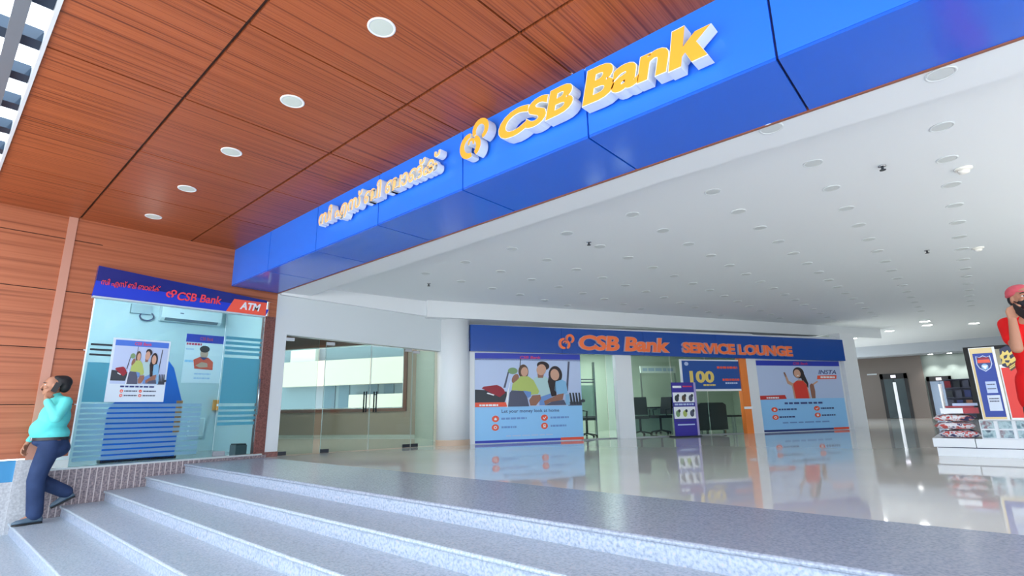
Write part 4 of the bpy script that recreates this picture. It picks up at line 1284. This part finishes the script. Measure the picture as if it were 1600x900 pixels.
# stacked printed bundles
def cloth_mat(name, seed, stops):
    m = noise_mat(name, stops, (1, 1, 1), 11.0, 2.0, 0.4)
    for nd in m.node_tree.nodes:
        if nd.type == 'MAPPING': nd.inputs['Location'].default_value = (seed * 3.1, seed * 1.7, seed)
        if nd.type == 'VALTORGB': nd.color_ramp.interpolation = 'CONSTANT'
    return m
CM = [cloth_mat('bundle print one', 1, [(0.0, (60, 66, 120)), (0.42, (226, 226, 232)), (0.5, (206, 84, 80)), (0.57, (234, 234, 238)), (0.66, (60, 64, 110))]),
      cloth_mat('bundle print two', 4, [(0.0, (200, 90, 84)), (0.44, (232, 232, 236)), (0.55, (70, 74, 128)), (0.60, (230, 226, 230)), (0.68, (190, 60, 64))]),
      cloth_mat('bundle print three', 8, [(0.0, (54, 58, 100)), (0.40, (222, 150, 140)), (0.48, (236, 236, 240)), (0.60, (204, 70, 66)), (0.68, (236, 236, 238))])]
def pillow(name, x0, x1, y0, y1, z0, z1, m, label, group):
    b = B()
    nx, ny = 14, 12
    vs, fs = [], []
    def hgt(u, v): return (max(0, (1 - abs(2 * u - 1) ** 3.5)) * max(0, (1 - abs(2 * v - 1) ** 3.5))) ** 0.4
    rr = random.Random(name + label)
    ph = [rr.random() * 6 for _ in range(4)]
    for side in (1, -1):
        for i in range(nx + 1):
            for j in range(ny + 1):
                u, v = i / nx, j / ny
                h = hgt(u, v)
                wob = 0.012 * math.sin(9 * u + ph[0]) * math.sin(7 * v + ph[1])
                zc = (z0 + z1) / 2
                z = zc + side * h * (z1 - z0) / 2 * (1 + 0) + (wob * h if side > 0 else 0)
                vs.append((x0 + (x1 - x0) * u, y0 + (y1 - y0) * v, z))
    N1 = (nx + 1) * (ny + 1)
    for s_ in (0, 1):
        for i in range(nx):
            for j in range(ny):
                a_ = s_ * N1 + i * (ny + 1) + j
                q_ = (a_, a_ + ny + 1, a_ + ny + 2, a_ + 1)
                fs.append(q_ if s_ == 0 else q_[::-1])
    b.add(vs, fs, m)
    o = obj(name, b, None, True)
    return tag(o, label, 'bundle', group)
pillow('printed_bundle', -0.57, -0.13, KY + 0.06, KY + 0.5, 0.232, 0.332, CM[0], 'red and navy printed bundle, lowest of the stack on the kiosk platform', 'stacked printed bundles')
pillow('printed_bundle', -0.60, -0.16, KY + 0.05, KY + 0.5, 0.345, 0.437, CM[1], 'red and white printed bundle, second from the bottom of the stack', 'stacked printed bundles')
pillow('printed_bundle', -0.60, -0.15, KY + 0.06, KY + 0.5, 0.448, 0.538, CM[2], 'white and navy printed bundle, third from the bottom of the stack', 'stacked printed bundles')
b = B(); b.box((-0.5, KY + 0.08, 0.555), (-0.26, KY + 0.44, 0.625), PWHITE); b.box((-0.26, KY + 0.08, 0.555), (-0.1, KY + 0.44, 0.63), mat('crimson pack', (176, 44, 56), 0.4))
tag(obj('flat_box', b), 'white and crimson flat box on top of the bundle stack', 'box')
b = B(); b.box((-0.44, KY + 0.1, 0.631), (-0.14, KY + 0.4, 0.655), PRED2); b.box((-0.36, KY + 0.12, 0.655), (-0.1, KY + 0.42, 0.69), PLIL)
tag(obj('folded_sheets', b), 'folded pale sheets lying on the crimson box, topmost of the stack', 'sheets')
# picture rack
rk = thing('picture_rack', 'white rack of small pictures under the tall kiosk panels', 'rack', (0.6, KY + .3, 0.23))
x0, x1 = -0.12, 1.3
b = B(); b.box((x0, KY + 0.05, 0.23), (x1, KY + 0.5, 0.47), KW); obj('body', b, rk)
for i in range(8):
    for j in range(2):
        xa = x0 + 0.012 + i * 0.172
        b = B(); b.box((xa, KY + 0.04, 0.245 + j * 0.115), (xa + 0.13, KY + 0.05, 0.34 + j * 0.115), noise_mat('picture print %d' % ((i + j) % 3), [(0.3, [(96, 128, 140), (70, 84, 110), (120, 150, 160)][(i + j) % 3]), (0.5, (176, 200, 206)), (0.65, [(60, 80, 96), (130, 100, 110), (80, 110, 130)][(i + j) % 3])], (1, 1, 1), 14, 2, 0.4))
        obj('picture', b, rk)
# tall panels
def kquad(pts, d): return [KF.st(x, y, d) for x, y in pts]
pn = thing('team_panel', 'tall blue kiosk panel with a red shield crest and a cream and white border', 'panel', (0.05, KY, 0.47))
d = 0.03
R = wall_rect(KF, d, [(1511, 546), (1553, 540), (1578, 655), (1538, 657)]); R = (R[0], R[1], 0.472, R[3])
b = B(); KF.box(b, R[0], R[1], R[2], R[3], d - 0.03, d, PWHITE); obj('board', b, pn)
a = Art(KF, R, (0, 0, 100, 340), d)
b = B(); a.rect(b, 3, 3, 97, 337, 1, mat('cream border', (226, 204, 150), 0.45)); a.poly(b, [(90, 0), (100, 0), (100, 340), (90, 340)], 2, PWHITE); obj('border', b, pn)
b = B(); a.rect(b, 12, 28, 89, 326, 2, mat('panel blue', (30, 62, 152), 0.4)); obj('face', b, pn)
b = B()
sh = lambda k: [(50 + (x - 50) * k, 72 + (y - 72) * k) for x, y in [(22, 40), (36, 46), (50, 38), (64, 46), (78, 40), (80, 80), (72, 100), (50, 116), (28, 100), (20, 80)]]
a.poly(b, sh(1.0), 3, PLIL); a.poly(b, sh(0.88), 4, PNAVY)
a.poly(b, [(27, 58), (73, 58), (74, 74), (26, 74)], 5, PRED); a.poly(b, [(30, 48), (70, 48), (72, 56), (28, 56)], 5, PRED2)
a.ell(b, 50, 92, 13, 14, 5, SKYB); a.poly(b, [(38, 86), (62, 86), (50, 106)], 6, PWHITE)
obj('crest', b, pn)
b = B(); a.rect(b, 38, 162, 78, 216, 3, PLIL); a.words(b, 42, 74, 176, 5, 4, SLATE, 3); a.words(b, 42, 74, 196, 5, 4, SLATE, 5); obj('notice', b, pn)
b = B(); a.rect(b, 34, 226, 82, 298, 3, PAPER); a.words(b, 40, 76, 242, 5, 4, SLATE, 7); a.words(b, 40, 76, 254, 5, 4, SLATE, 9); obj('notice', b, pn)

pr = thing('team_panel', 'tall red kiosk panel with a gold and navy lion crest', 'panel', (0.45, KY, 0.47))
R2_ = (R[1] + 0.012, R[1] + 0.29, 0.472, R[3] - 0.02)
b = B(); KF.box(b, R2_[0], R2_[1], R2_[2], R2_[3] - 0.22, d - 0.03, d, PWHITE); obj('board', b, pr)
a = Art(KF, R2_, (0, 0, 100, 340), d)
b = B(); a.rect(b, 4, 96, 96, 330, 1, mat('panel red', (226, 56, 48), 0.4)); obj('face', b, pr)
b = B()
KF.slab(b, [KF.st(x, y, d) for x, y in ((1561, 546), (1572, 540), (1592, 548), (1600, 568), (1590, 580), (1566, 572))], d - 0.025, d + 0.001, mat('crest navy', (34, 40, 74), 0.4))
cr = [KF.st(x, y, d) for x, y in ((1561, 557), (1565, 553), (1566, 548), (1570, 551), (1574, 547), (1577, 552), (1583, 546), (1586, 551), (1591, 550), (1589, 556), (1592, 561), (1586, 564), (1585, 570), (1579, 567), (1574, 573), (1571, 567), (1565, 569), (1566, 562))]
b.poly([KF.P(s, t, d + 0.003) for s, t in cr], GOLD)
for q_ in (((1568, 556), (1574, 554), (1573, 559), (1569, 561)), ((1577, 556), (1583, 552), (1585, 557), (1579, 561)), ((1570, 563), (1578, 563), (1576, 567), (1571, 566))):
    b.poly([KF.P(*KF.st(x, y, d), d + 0.006) for x, y in q_], MATS['crest navy'])
bn = [KF.st(x, y, d) for x, y in ((1574, 572), (1592, 560), (1597, 567), (1580, 580))]
b.poly([KF.P(s, t, d + 0.006) for s, t in bn], HAIR2)
for k in range(2):
    bn2 = [KF.st(x, y, d) for x, y in ((1577, 573 + 3 * k), (1592, 563 + 3 * k), (1593, 564.2 + 3 * k), (1578, 574.4 + 3 * k))]
    b.poly([KF.P(s, t, d + 0.009) for s, t in bn2], GOLD)
obj('crest', b, pr)
b = B(); a.rect(b, 58, 170, 92, 250, 2, PLIL); a.words(b, 62, 88, 190, 6, 3, SLATE, 3); obj('notice', b, pr)

# ------------------------------------------------------------------ people
def blob(name, prims, voxel, m, parent=None, smooth=6, label=None):
    """one continuous skin grown over tapered limbs ('c') and ellipsoids ('e')"""
    b = B()
    for p in prims:
        if p[0] == 'c':
            b.capsule(p[1], p[2], p[3], p[4], m)
        else:
            b.ellipsoid(p[1], p[2], m, p[3] if len(p) > 3 else None)
    me = b.mesh(name)
    o = bpy.data.objects.new(name, me)
    COL.objects.link(o)
    r = o.modifiers.new('r', 'REMESH'); r.mode = 'VOXEL'; r.voxel_size = voxel
    s = o.modifiers.new('s', 'SMOOTH'); s.iterations = smooth; s.factor = 0.5
    dg = bpy.context.evaluated_depsgraph_get()
    out = bpy.data.meshes.new_from_object(o.evaluated_get(dg))
    bpy.data.objects.remove(o)
    bpy.data.meshes.remove(me)
    out.materials.clear(); out.materials.append(m)
    out.polygons.foreach_set('use_smooth', [True] * len(out.polygons))
    out.name = name
    q = link_mesh(name, out, parent)
    if label: q['label'] = label
    return q

class Body:
    """a person's own axes: f forward, l to the person's left, z up"""
    def __init__(self, base, fwd):
        self.o = Vector(base); self.f = Vector(fwd).normalized(); self.l = Vector((0, 0, 1)).cross(self.f)
        self.R = Matrix((self.f, self.l, Vector((0, 0, 1)))).transposed()
    def __call__(self, f, l, z): return self.o + self.f * f + self.l * l + Vector((0, 0, z))
    def c(self, a, b, r0, r1): return ('c', self(*a), self(*b), r0, r1)
    def e(self, a, r, rot=None): return ('e', self(*a), r, self.R @ rot if rot else self.R)

def head_parts(P, hc, pitch=0.0):
    """skull, jaw, nose, ears, brow round head centre HC (f, l, z)"""
    f, l, z = hc
    return [P.e((f - 0.01, l, z + 0.025), (0.098, 0.076, 0.105)), P.e((f + 0.02, l, z - 0.05), (0.07, 0.06, 0.075)), P.c((f + 0.055, l, z - 0.095), (f + 0.062, l, z - 0.09), 0.03, 0.028),
            P.c((f + 0.085, l, z + 0.02), (f + 0.108, l, z - 0.022), 0.010, 0.016), P.e((f + 0.07, l, z + 0.035), (0.022, 0.055, 0.014)),
            P.e((f - 0.01, l + 0.08, z - 0.005), (0.02, 0.012, 0.034)), P.e((f - 0.01, l - 0.08, z - 0.005), (0.02, 0.012, 0.034)),
            P.e((f + 0.086, l, z - 0.058), (0.014, 0.026, 0.009)), P.e((f + 0.06, l + 0.04, z - 0.02), (0.025, 0.02, 0.02)), P.e((f + 0.06, l - 0.04, z - 0.02), (0.025, 0.02, 0.02))]

def hand_parts(wrist, dirv, palm_n, thumb, curl=1.0, s=1.0):
    """palm with four unequal bent fingers and a thumb from its side. DIRV: wrist to knuckles, PALM_N: towards what is held, THUMB: side of the thumb"""
    d, nrm, th = Vector(dirv).normalized(), Vector(palm_n).normalized(), Vector(thumb).normalized()
    w = Vector(wrist)
    pr = []
    for k in range(4):
        o = th * (0.030 - 0.020 * k) * s
        kn = w + d * (0.088 - 0.004 * abs(k - 1)) * s + o
        pr.append(('c', w + d * 0.015 * s + o * 0.7, kn, 0.0135 * s, 0.0115 * s))
        L = (0.040, 0.045, 0.041, 0.033)[k] * s
        a1, a2, a3 = 0.5 * curl, 1.25 * curl, 1.9 * curl
        p1 = kn + (d * math.cos(a1) + nrm * math.sin(a1)) * L
        p2 = p1 + (d * math.cos(a2) + nrm * math.sin(a2)) * L * 0.66
        p3 = p2 + (d * math.cos(a3) + nrm * math.sin(a3)) * L * 0.5
        pr += [('c', kn, p1, 0.0105 * s, 0.0095 * s), ('c', p1, p2, 0.0095 * s, 0.0088 * s), ('c', p2, p3, 0.0088 * s, 0.0078 * s)]
    t0 = w + d * 0.025 * s + th * 0.025 * s
    t1 = t0 + (d * 0.6 + th * 0.6 + nrm * 0.5).normalized() * 0.042 * s
    t2 = t1 + (d * 0.8 + nrm * 0.6).normalized() * 0.034 * s
    pr += [('c', w + d * 0.01 * s, t0, 0.016 * s, 0.014 * s), ('c', t0, t1, 0.0135 * s, 0.011 * s), ('c', t1, t2, 0.011 * s, 0.009 * s)]
    return pr

SKINP = mat('brown skin', (176, 124, 98), 0.5)
SHIRT = noise_mat('aqua shirt', [(0.3, (92, 206, 204)), (0.7, (110, 222, 216))], (1, 1, 1), 4, 2, 0.7, 0.2)
TROU = noise_mat('navy trousers', [(0.3, (38, 54, 88)), (0.7, (50, 68, 106))], (1, 1, 1), 5, 2, 0.7, 0.2)
SHOE = mat('blue grey shoe leather', (78, 100, 118), 0.35)
HAIRM = mat('black hair', (26, 26, 30), 0.6)
# the man on the steps: walks down, away from the booth, phone at his ear
base = Vector((-9.09, 1.27, -0.537))
P = Body(base, (0, -1, 0))
man = thing('person', 'man in an aqua shirt and navy trousers walking down the steps with a phone', 'person', base)
hc = (0.075, -0.01, 1.665)
sl, sr = (-0.06, 0.175, 1.455), (-0.06, -0.175, 1.455)
el_l, wr_l = (0.03, 0.30, 1.255), (0.135, 0.15, 1.50)
el_r, wr_r = (0.05, -0.24, 1.16), (0.20, -0.20, 0.945)
hip_l, hip_r = (-0.02, 0.095, 0.98), (-0.03, -0.095, 0.98)
kn_l, an_l = (0.09, 0.10, 0.52), (0.045, 0.10, 0.10)
kn_r, an_r = (0.06, -0.09, 0.50), (-0.275, -0.09, 0.285)
hl = hand_parts(P(*wr_l), P.R @ Vector((-0.35, -0.45, 0.82)), P.R @ Vector((-0.2, -0.95, -0.2)), P.R @ Vector((-0.9, 0.1, -0.3)), 0.95)
hr = hand_parts(P(*wr_r), P.R @ Vector((0.25, 0.0, -0.95)), P.R @ Vector((-0.7, 0.6, 0)), P.R @ Vector((0.7, 0.6, 0.1)), 0.7)
body = head_parts(P, hc) + hl + hr + [
    P.c((0.03, -0.005, 1.45), (0.05, -0.01, 1.60), 0.062, 0.058), P.c((-0.03, 0, 1.05), (-0.03, 0, 1.42), 0.10, 0.11),
    P.c((-0.03, 0.05, 1.44), sl, 0.07, 0.05), P.c((-0.03, -0.05, 1.44), sr, 0.07, 0.05),
    P.c(sl, el_l, 0.045, 0.038), P.c(el_l, wr_l, 0.038, 0.027), P.c(sr, el_r, 0.045, 0.038), P.c(el_r, wr_r, 0.038, 0.027),
    P.c((-0.03, 0, 1.0), hip_l, 0.10, 0.085), P.c((-0.03, 0, 1.0), hip_r, 0.10, 0.085),
    P.c(hip_l, kn_l, 0.075, 0.05), P.c(kn_l, an_l, 0.05, 0.035), P.c(hip_r, kn_r, 0.075, 0.05), P.c(kn_r, an_r, 0.05, 0.035),
    P.c(an_l, (0.2, 0.11, 0.03), 0.035, 0.024), P.c(an_r, (-0.18, -0.09, 0.18), 0.035, 0.022)]
blob('body', body, 0.0065, SKINP, man, 3)
shirt = [P.e((0.0, 0, 1.06), (0.185, 0.185, 0.13)), P.e((0.055, 0, 1.12), (0.18, 0.17, 0.16)), P.e((0.0, 0, 1.27), (0.165, 0.185, 0.20)), P.e((-0.03, 0, 1.40), (0.125, 0.18, 0.12)),
         P.c((-0.02, 0.06, 1.47), sl, 0.075, 0.068), P.c((-0.02, -0.06, 1.47), sr, 0.075, 0.068), P.c((0.0, 0, 1.47), (0.03, -0.005, 1.53), 0.085, 0.07),
         P.c(sl, el_l, 0.074, 0.062), P.c(el_l, (0.12, 0.18, 1.46), 0.062, 0.045), P.c(sr, el_r, 0.072, 0.058), P.c(el_r, (0.18, -0.205, 0.985), 0.056, 0.04),
         P.e((0.0, 0, 1.0), (0.185, 0.18, 0.06))]
blob('shirt', shirt, 0.012, SHIRT, man, 5)
trou = [P.e((-0.0, 0, 0.965), (0.186, 0.18, 0.075)), P.e((-0.05, 0, 0.88), (0.165, 0.175, 0.13)), P.c((0.0, 0.08, 0.92), (0.06, 0.095, 0.68), 0.125, 0.106), P.c((0.06, 0.095, 0.68), kn_l, 0.106, 0.092), P.c(kn_l, (0.045, 0.10, 0.11), 0.092, 0.084),
        P.c((-0.02, -0.08, 0.92), (0.03, -0.09, 0.70), 0.125, 0.106), P.c((0.03, -0.09, 0.70), kn_r, 0.106, 0.09), P.c(kn_r, (-0.255, -0.09, 0.315), 0.088, 0.078)]
blob('trousers', trou, 0.012, TROU, man, 5)
b = B()
ring_o, ring_i = [], []
for k in range(40):
    a_ = 2 * math.pi * k / 40
    ring_o.append((0.0 + 0.190 * math.cos(a_), 0.186 * math.sin(a_)))
vs = [P(f, l, z) for z in (0.985, 1.02) for f, l in ring_o]
b.add(vs, [(k, (k + 1) % 40, 40 + (k + 1) % 40, 40 + k) for k in range(40)] + [tuple(range(40))[::-1], tuple(range(40, 80))], mat('belt leather', (40, 38, 42), 0.4))
b.prism([P(0.190, -0.025, 0.982), P(0.190, 0.025, 0.982), P(0.190, 0.025, 1.023), P(0.190, -0.025, 1.023)], P.f * 0.008, STEEL)
obj('belt', b, man)
blob('hair', [P.e((-0.022, hc[1], hc[2] + 0.05), (0.104, 0.083, 0.093)), P.e((0.02, hc[1], hc[2] + 0.09), (0.082, 0.074, 0.05)), P.e((-0.048, hc[1], hc[2] - 0.0), (0.066, 0.075, 0.085)), P.c((-0.0, hc[1] + 0.076, hc[2] + 0.03), (0.005, hc[1] + 0.076, hc[2] - 0.0), 0.012, 0.009), P.c((-0.0, hc[1] - 0.076, hc[2] + 0.03), (0.005, hc[1] - 0.076, hc[2] - 0.0), 0.012, 0.009)], 0.008, HAIRM, man, 4)
EYE_W, EYE_B = mat('eye white', (232, 230, 226), 0.3), mat('eye dark', (30, 22, 20), 0.3)
def face_parts(P, hc, par, beard=False):
    f, l, z = hc
    b = B()
    for s in (-1, 1):
        b.ellipsoid(P(f + 0.077, l + s * 0.031, z + 0.014), (0.013, 0.015, 0.008), EYE_W, P.R, 14, 8)
        b.ellipsoid(P(f + 0.087, l + s * 0.031, z + 0.014), (0.005, 0.007, 0.007), EYE_B, P.R, 12, 8)
    obj('eyes', b, par, True)
    b = B()
    for s in (-1, 1):
        b.tube([P(f + 0.093, l + s * 0.016, z + 0.039), P(f + 0.088, l + s * 0.035, z + 0.044), P(f + 0.074, l + s * 0.052, z + 0.038)], [0.004, 0.005, 0.003], HAIRM, 8)
    obj('eyebrows', b, par, True)
    b = B(); b.ellipsoid(P(f + 0.096, l, z - 0.058), (0.008, 0.024, 0.007), mat('lips', (138, 76, 70), 0.5), P.R, 14, 8); obj('lips', b, par, True)
face_parts(P, hc, man)
b = B(); b.ellipsoid(P(hc[0] + 0.098, hc[1], hc[2] - 0.043), (0.009, 0.032, 0.008), HAIRM, P.R, 14, 8); obj('moustache', b, man, True)
def shoe(P, heel, toe, par, up=(0, 0, 1), w=0.042, name='shoe'):
    h, t = Vector(P(*heel)), Vector(P(*toe))
    d = (t - h).normalized(); L = (t - h).length
    u = Vector(up); u = (u - d * u.dot(d)).normalized()
    s = d.cross(u)
    b = B()
    prof = [(0.0, .030, .055), (0.1, .037, .07), (0.3, .036, .085), (0.5, .042, .07), (0.72, .048, .052), (0.88, .042, .042), (1.0, .018, .022)]
    n = 14
    vs = []
    for x, ww, hh in prof:
        for k in range(n):
            a_ = 2 * math.pi * k / n
            z_ = max(-0.35, math.sin(a_))
            vs.append(h + d * (x * L) + s * ww * math.cos(a_) + u * (0.018 + hh * 0.28 + hh * 0.72 * z_))
    fs = [(i * n + k, i * n + (k + 1) % n, (i + 1) * n + (k + 1) % n, (i + 1) * n + k) for i in range(len(prof) - 1) for k in range(n)]
    fs += [tuple(range(n))[::-1], tuple(range((len(prof) - 1) * n, len(prof) * n))]
    b.add(vs, fs, SHOE)
    o = obj(name, b, par, True)
    b = B()
    out = []
    for x, ww, hh in prof: out.append((x, ww + 0.003))
    pts = [h + d * (x * L) + s * w_ for x, w_ in out] + [h + d * (x * L) - s * w_ for x, w_ in out[::-1]]
    b.prism(pts, u * 0.018, BLACK)
    obj('sole', b, o)
    return o
shoe(P, (-0.035, 0.105, 0.0), (0.245, 0.125, 0.0), man)
shoe(P, (-0.36, -0.09, 0.245), (-0.13, -0.09, 0.128), man, up=P.f * 1.0 + Vector((0, 0, .4)))
# phone held at the ear
b = B()
pc = P(0.055, 0.115, 1.645)
X = (P.R @ Vector((-0.35, 0.0, 0.94))).normalized(); N_ = (P.R @ Vector((0.1, 1.0, 0.0))).normalized(); Y_ = X.cross(N_)
b.prism([pc + X * sx * 0.062 + Y_ * sy * 0.03 - N_ * 0.004 for sx, sy in ((-1, -1), (1, -1), (1, 1), (-1, 1))], N_ * 0.009, BLACK)
b.prism([pc + X * sx * 0.056 + Y_ * sy * 0.027 - N_ * 0.0045 for sx, sy in ((-1, -1), (1, -1), (1, 1), (-1, 1))], N_ * 0.0005, DARKM)
tag(obj('mobile_phone', b), 'dark mobile phone held to the ear of the man in aqua', 'phone')

# the man in red by the kiosk, a mask on his face, hand raised with a phone
YP = 6.8
h0 = cast(1593, 468, (0, YP, 0), (0, 1, 0))
base = Vector((h0.x + 0.01, YP, 0.0))
fw = Vector((0.42, -1, 0))
P = Body(base, fw)
zh = h0.z
red = thing('person', 'man in red shirt, faded red cap and black face mask beside the kiosk', 'person', base)
hc = (0.03, 0.0, zh)
S = zh / 1.63
sh_r, sh_l = (-0.03, -0.14, zh - 0.225), (-0.03, 0.17, zh - 0.225)
ew = P.R.transposed() @ (cast(1589, 544, base + P.f * 0.22, P.f) - base); ww_ = P.R.transposed() @ (cast(1582, 500, base + P.f * 0.18, P.f) - base)
el_r, wr_r = tuple(ew), tuple(ww_)
el_l, wr_l = (-0.02, 0.24, zh - 0.51), (0.10, 0.24, zh - 0.75)
hr = hand_parts(P(*wr_r), P.R @ Vector((-0.35, 0.15, 0.92)), P.R @ Vector((-0.2, 0.9, 0.1)), P.R @ Vector((-0.3, 0.9, 0.0)), 0.95, 1.1)
hl = hand_parts(P(*wr_l), P.R @ Vector((0.2, 0, -0.97)), P.R @ Vector((0.3, -0.9, 0)), P.R @ Vector((0.9, 0.2, 0)), 0.6)
body = head_parts(P, hc) + hr + hl + [
    P.c((-0.02, 0, zh - 0.2), (0.0, 0, zh - 0.06), 0.062, 0.058), P.c((-0.02, 0, zh - 0.62), (-0.02, 0, zh - 0.24), 0.10, 0.11),
    P.c((-0.02, -0.05, zh - 0.23), sh_r, 0.07, 0.055), P.c((-0.02, 0.05, zh - 0.23), sh_l, 0.07, 0.055),
    P.c(sh_r, el_r, 0.052, 0.043), P.c(el_r, wr_r, 0.045, 0.031), P.c(sh_l, el_l, 0.052, 0.04), P.c(el_l, wr_l, 0.04, 0.028),
    P.c((-0.02, 0, zh - 0.66), (-0.01, 0.055, zh - 0.76), 0.09, 0.075), P.c((-0.02, 0, zh - 0.66), (-0.01, -0.055, zh - 0.76), 0.09, 0.075),
    P.c((-0.01, 0.055, zh - 0.78), (0.0, 0.1, 0.48), 0.072, 0.052), P.c((0.0, 0.1, 0.48), (-0.02, 0.1, 0.09), 0.052, 0.036), P.c((-0.01, -0.055, zh - 0.78), (0.0, -0.1, 0.48), 0.072, 0.052), P.c((0.0, -0.1, 0.48), (-0.02, -0.1, 0.09), 0.052, 0.036),
    P.c((-0.02, 0.1, 0.07), (0.16, 0.11, 0.03), 0.036, 0.024), P.c((-0.02, -0.1, 0.07), (0.16, -0.11, 0.03), 0.036, 0.024)]
blob('body', body, 0.0065, SKINP, red, 3)
REDS = mat('red shirt cloth', (222, 24, 26), 0.7, 0, 0.2)
mid = tuple(Vector(sh_r).lerp(Vector(el_r), 0.62))
midl = tuple(Vector(sh_l).lerp(Vector(el_l), 0.62))
shirt = [P.e((-0.01, 0.01, zh - 0.62), (0.15, 0.155, 0.14)), P.e((-0.01, 0.01, zh - 0.45), (0.14, 0.16, 0.2)), P.e((-0.02, 0.01, zh - 0.3), (0.12, 0.16, 0.12)),
         P.c((-0.02, -0.05, zh - 0.215), sh_r, 0.072, 0.066), P.c((-0.02, 0.06, zh - 0.215), sh_l, 0.075, 0.07), P.c((-0.02, 0, zh - 0.22), (-0.01, 0, zh - 0.155), 0.085, 0.07),
         P.c(sh_r, mid, 0.068, 0.07), P.c(sh_l, midl, 0.078, 0.07), P.e((-0.01, 0, zh - 0.76), (0.16, 0.165, 0.14)), P.c((-0.01, 0.03, zh - 0.76), (-0.005, 0.035, zh - 0.92), 0.145, 0.15), P.c((-0.01, -0.03, zh - 0.76), (-0.005, -0.035, zh - 0.92), 0.145, 0.15)]
blob('shirt', shirt, 0.012, REDS, red, 5)
trou = [P.e((-0.01, 0, zh - 0.8), (0.12, 0.135, 0.1)), P.c((-0.01, 0.06, zh - 0.8), (0.0, 0.1, 0.48), 0.095, 0.08), P.c((0, 0.1, 0.48), (-0.02, 0.1, 0.08), 0.08, 0.065), P.c((-0.01, -0.06, zh - 0.8), (0.0, -0.1, 0.48), 0.095, 0.08), P.c((0, -0.1, 0.48), (-0.02, -0.1, 0.08), 0.08, 0.065)]
blob('trousers', trou, 0.012, mat('black trousers', (36, 36, 42), 0.7), red, 5)
shoe(P, (-0.09, 0.1, 0.0), (0.19, 0.12, 0.0), red); shoe(P, (-0.09, -0.1, 0.0), (0.19, -0.12, 0.0), red)
CAPM = mat('faded red cap', (206, 84, 96), 0.7)
blob('hair', [P.e((-0.03, 0, zh + 0.01), (0.095, 0.082, 0.085))], 0.008, HAIRM, red, 3)
cp = blob('cap', [P.e((-0.015, 0, zh + 0.07), (0.115, 0.094, 0.075)), P.e((-0.02, 0, zh + 0.045), (0.116, 0.095, 0.035))], 0.008, CAPM, red, 3)
b = B()
vs = []
for k in range(13):
    a_ = -1.25 + 2.5 * k / 12
    vs.append(P(0.095 + 0.0 + 0.095 * math.cos(a_) * 0.9, 0.095 * math.sin(a_), zh + 0.055 - 0.012 * math.cos(a_)))
vs2 = [v + Vector((0, 0, 0.008)) for v in vs]
b.add(vs + vs2, [tuple(range(13))[::-1], tuple(range(13, 26))] + [(k, k + 1, 14 + k, 13 + k) for k in range(12)] + [(12, 0, 13, 25)], CAPM)
obj('peak', b, cp)
blob('face_mask', [P.e((0.055 + 0.02, 0, zh - 0.055), (0.062, 0.068, 0.058)), P.c((0.10, 0, zh - 0.02), (0.128, 0, zh - 0.035), 0.014, 0.012), P.c((0.05, 0.07, zh - 0.03), (0.01, 0.085, zh - 0.0), 0.006, 0.005), P.c((0.05, -0.07, zh - 0.03), (0.01, -0.085, zh - 0.0), 0.006, 0.005)], 0.007, mat('black mask', (30, 32, 38), 0.7), red, 3)
f, l, z = hc
b = B()
for s in (-1, 1):
    b.ellipsoid(P(f + 0.077, l + s * 0.031, z + 0.014), (0.013, 0.015, 0.008), EYE_W, P.R, 14, 8)
    b.ellipsoid(P(f + 0.087, l + s * 0.031, z + 0.014), (0.005, 0.007, 0.007), EYE_B, P.R, 12, 8)
obj('eyes', b, red, True)
b = B()
for s in (-1, 1): b.tube([P(f + 0.093, l + s * 0.016, z + 0.039), P(f + 0.088, l + s * 0.035, z + 0.044), P(f + 0.074, l + s * 0.052, z + 0.038)], [0.004, 0.005, 0.003], HAIRM, 8)
obj('eyebrows', b, red, True)
b = B()
w = P(*wr_r); hd = (P.R @ Vector((-0.35, 0.15, 0.92))).normalized()
pc = w + hd * 0.085 + (P.R @ Vector((0.02, 0.055, 0.0)))
X = (P.R @ Vector((0.55, 0.25, -0.6))).normalized(); N_ = (P.R @ Vector((0.3, -0.9, 0.1))); N_ = (N_ - X * N_.dot(X)).normalized(); Y_ = X.cross(N_)
b.prism([pc + X * sx * 0.07 + Y_ * sy * 0.035 - N_ * 0.004 for sx, sy in ((-1, -1), (1, -1), (1, 1), (-1, 1))], N_ * 0.009, BLACK)
tag(obj('mobile_phone', b), 'dark mobile phone in the raised hand of the man in red', 'phone')
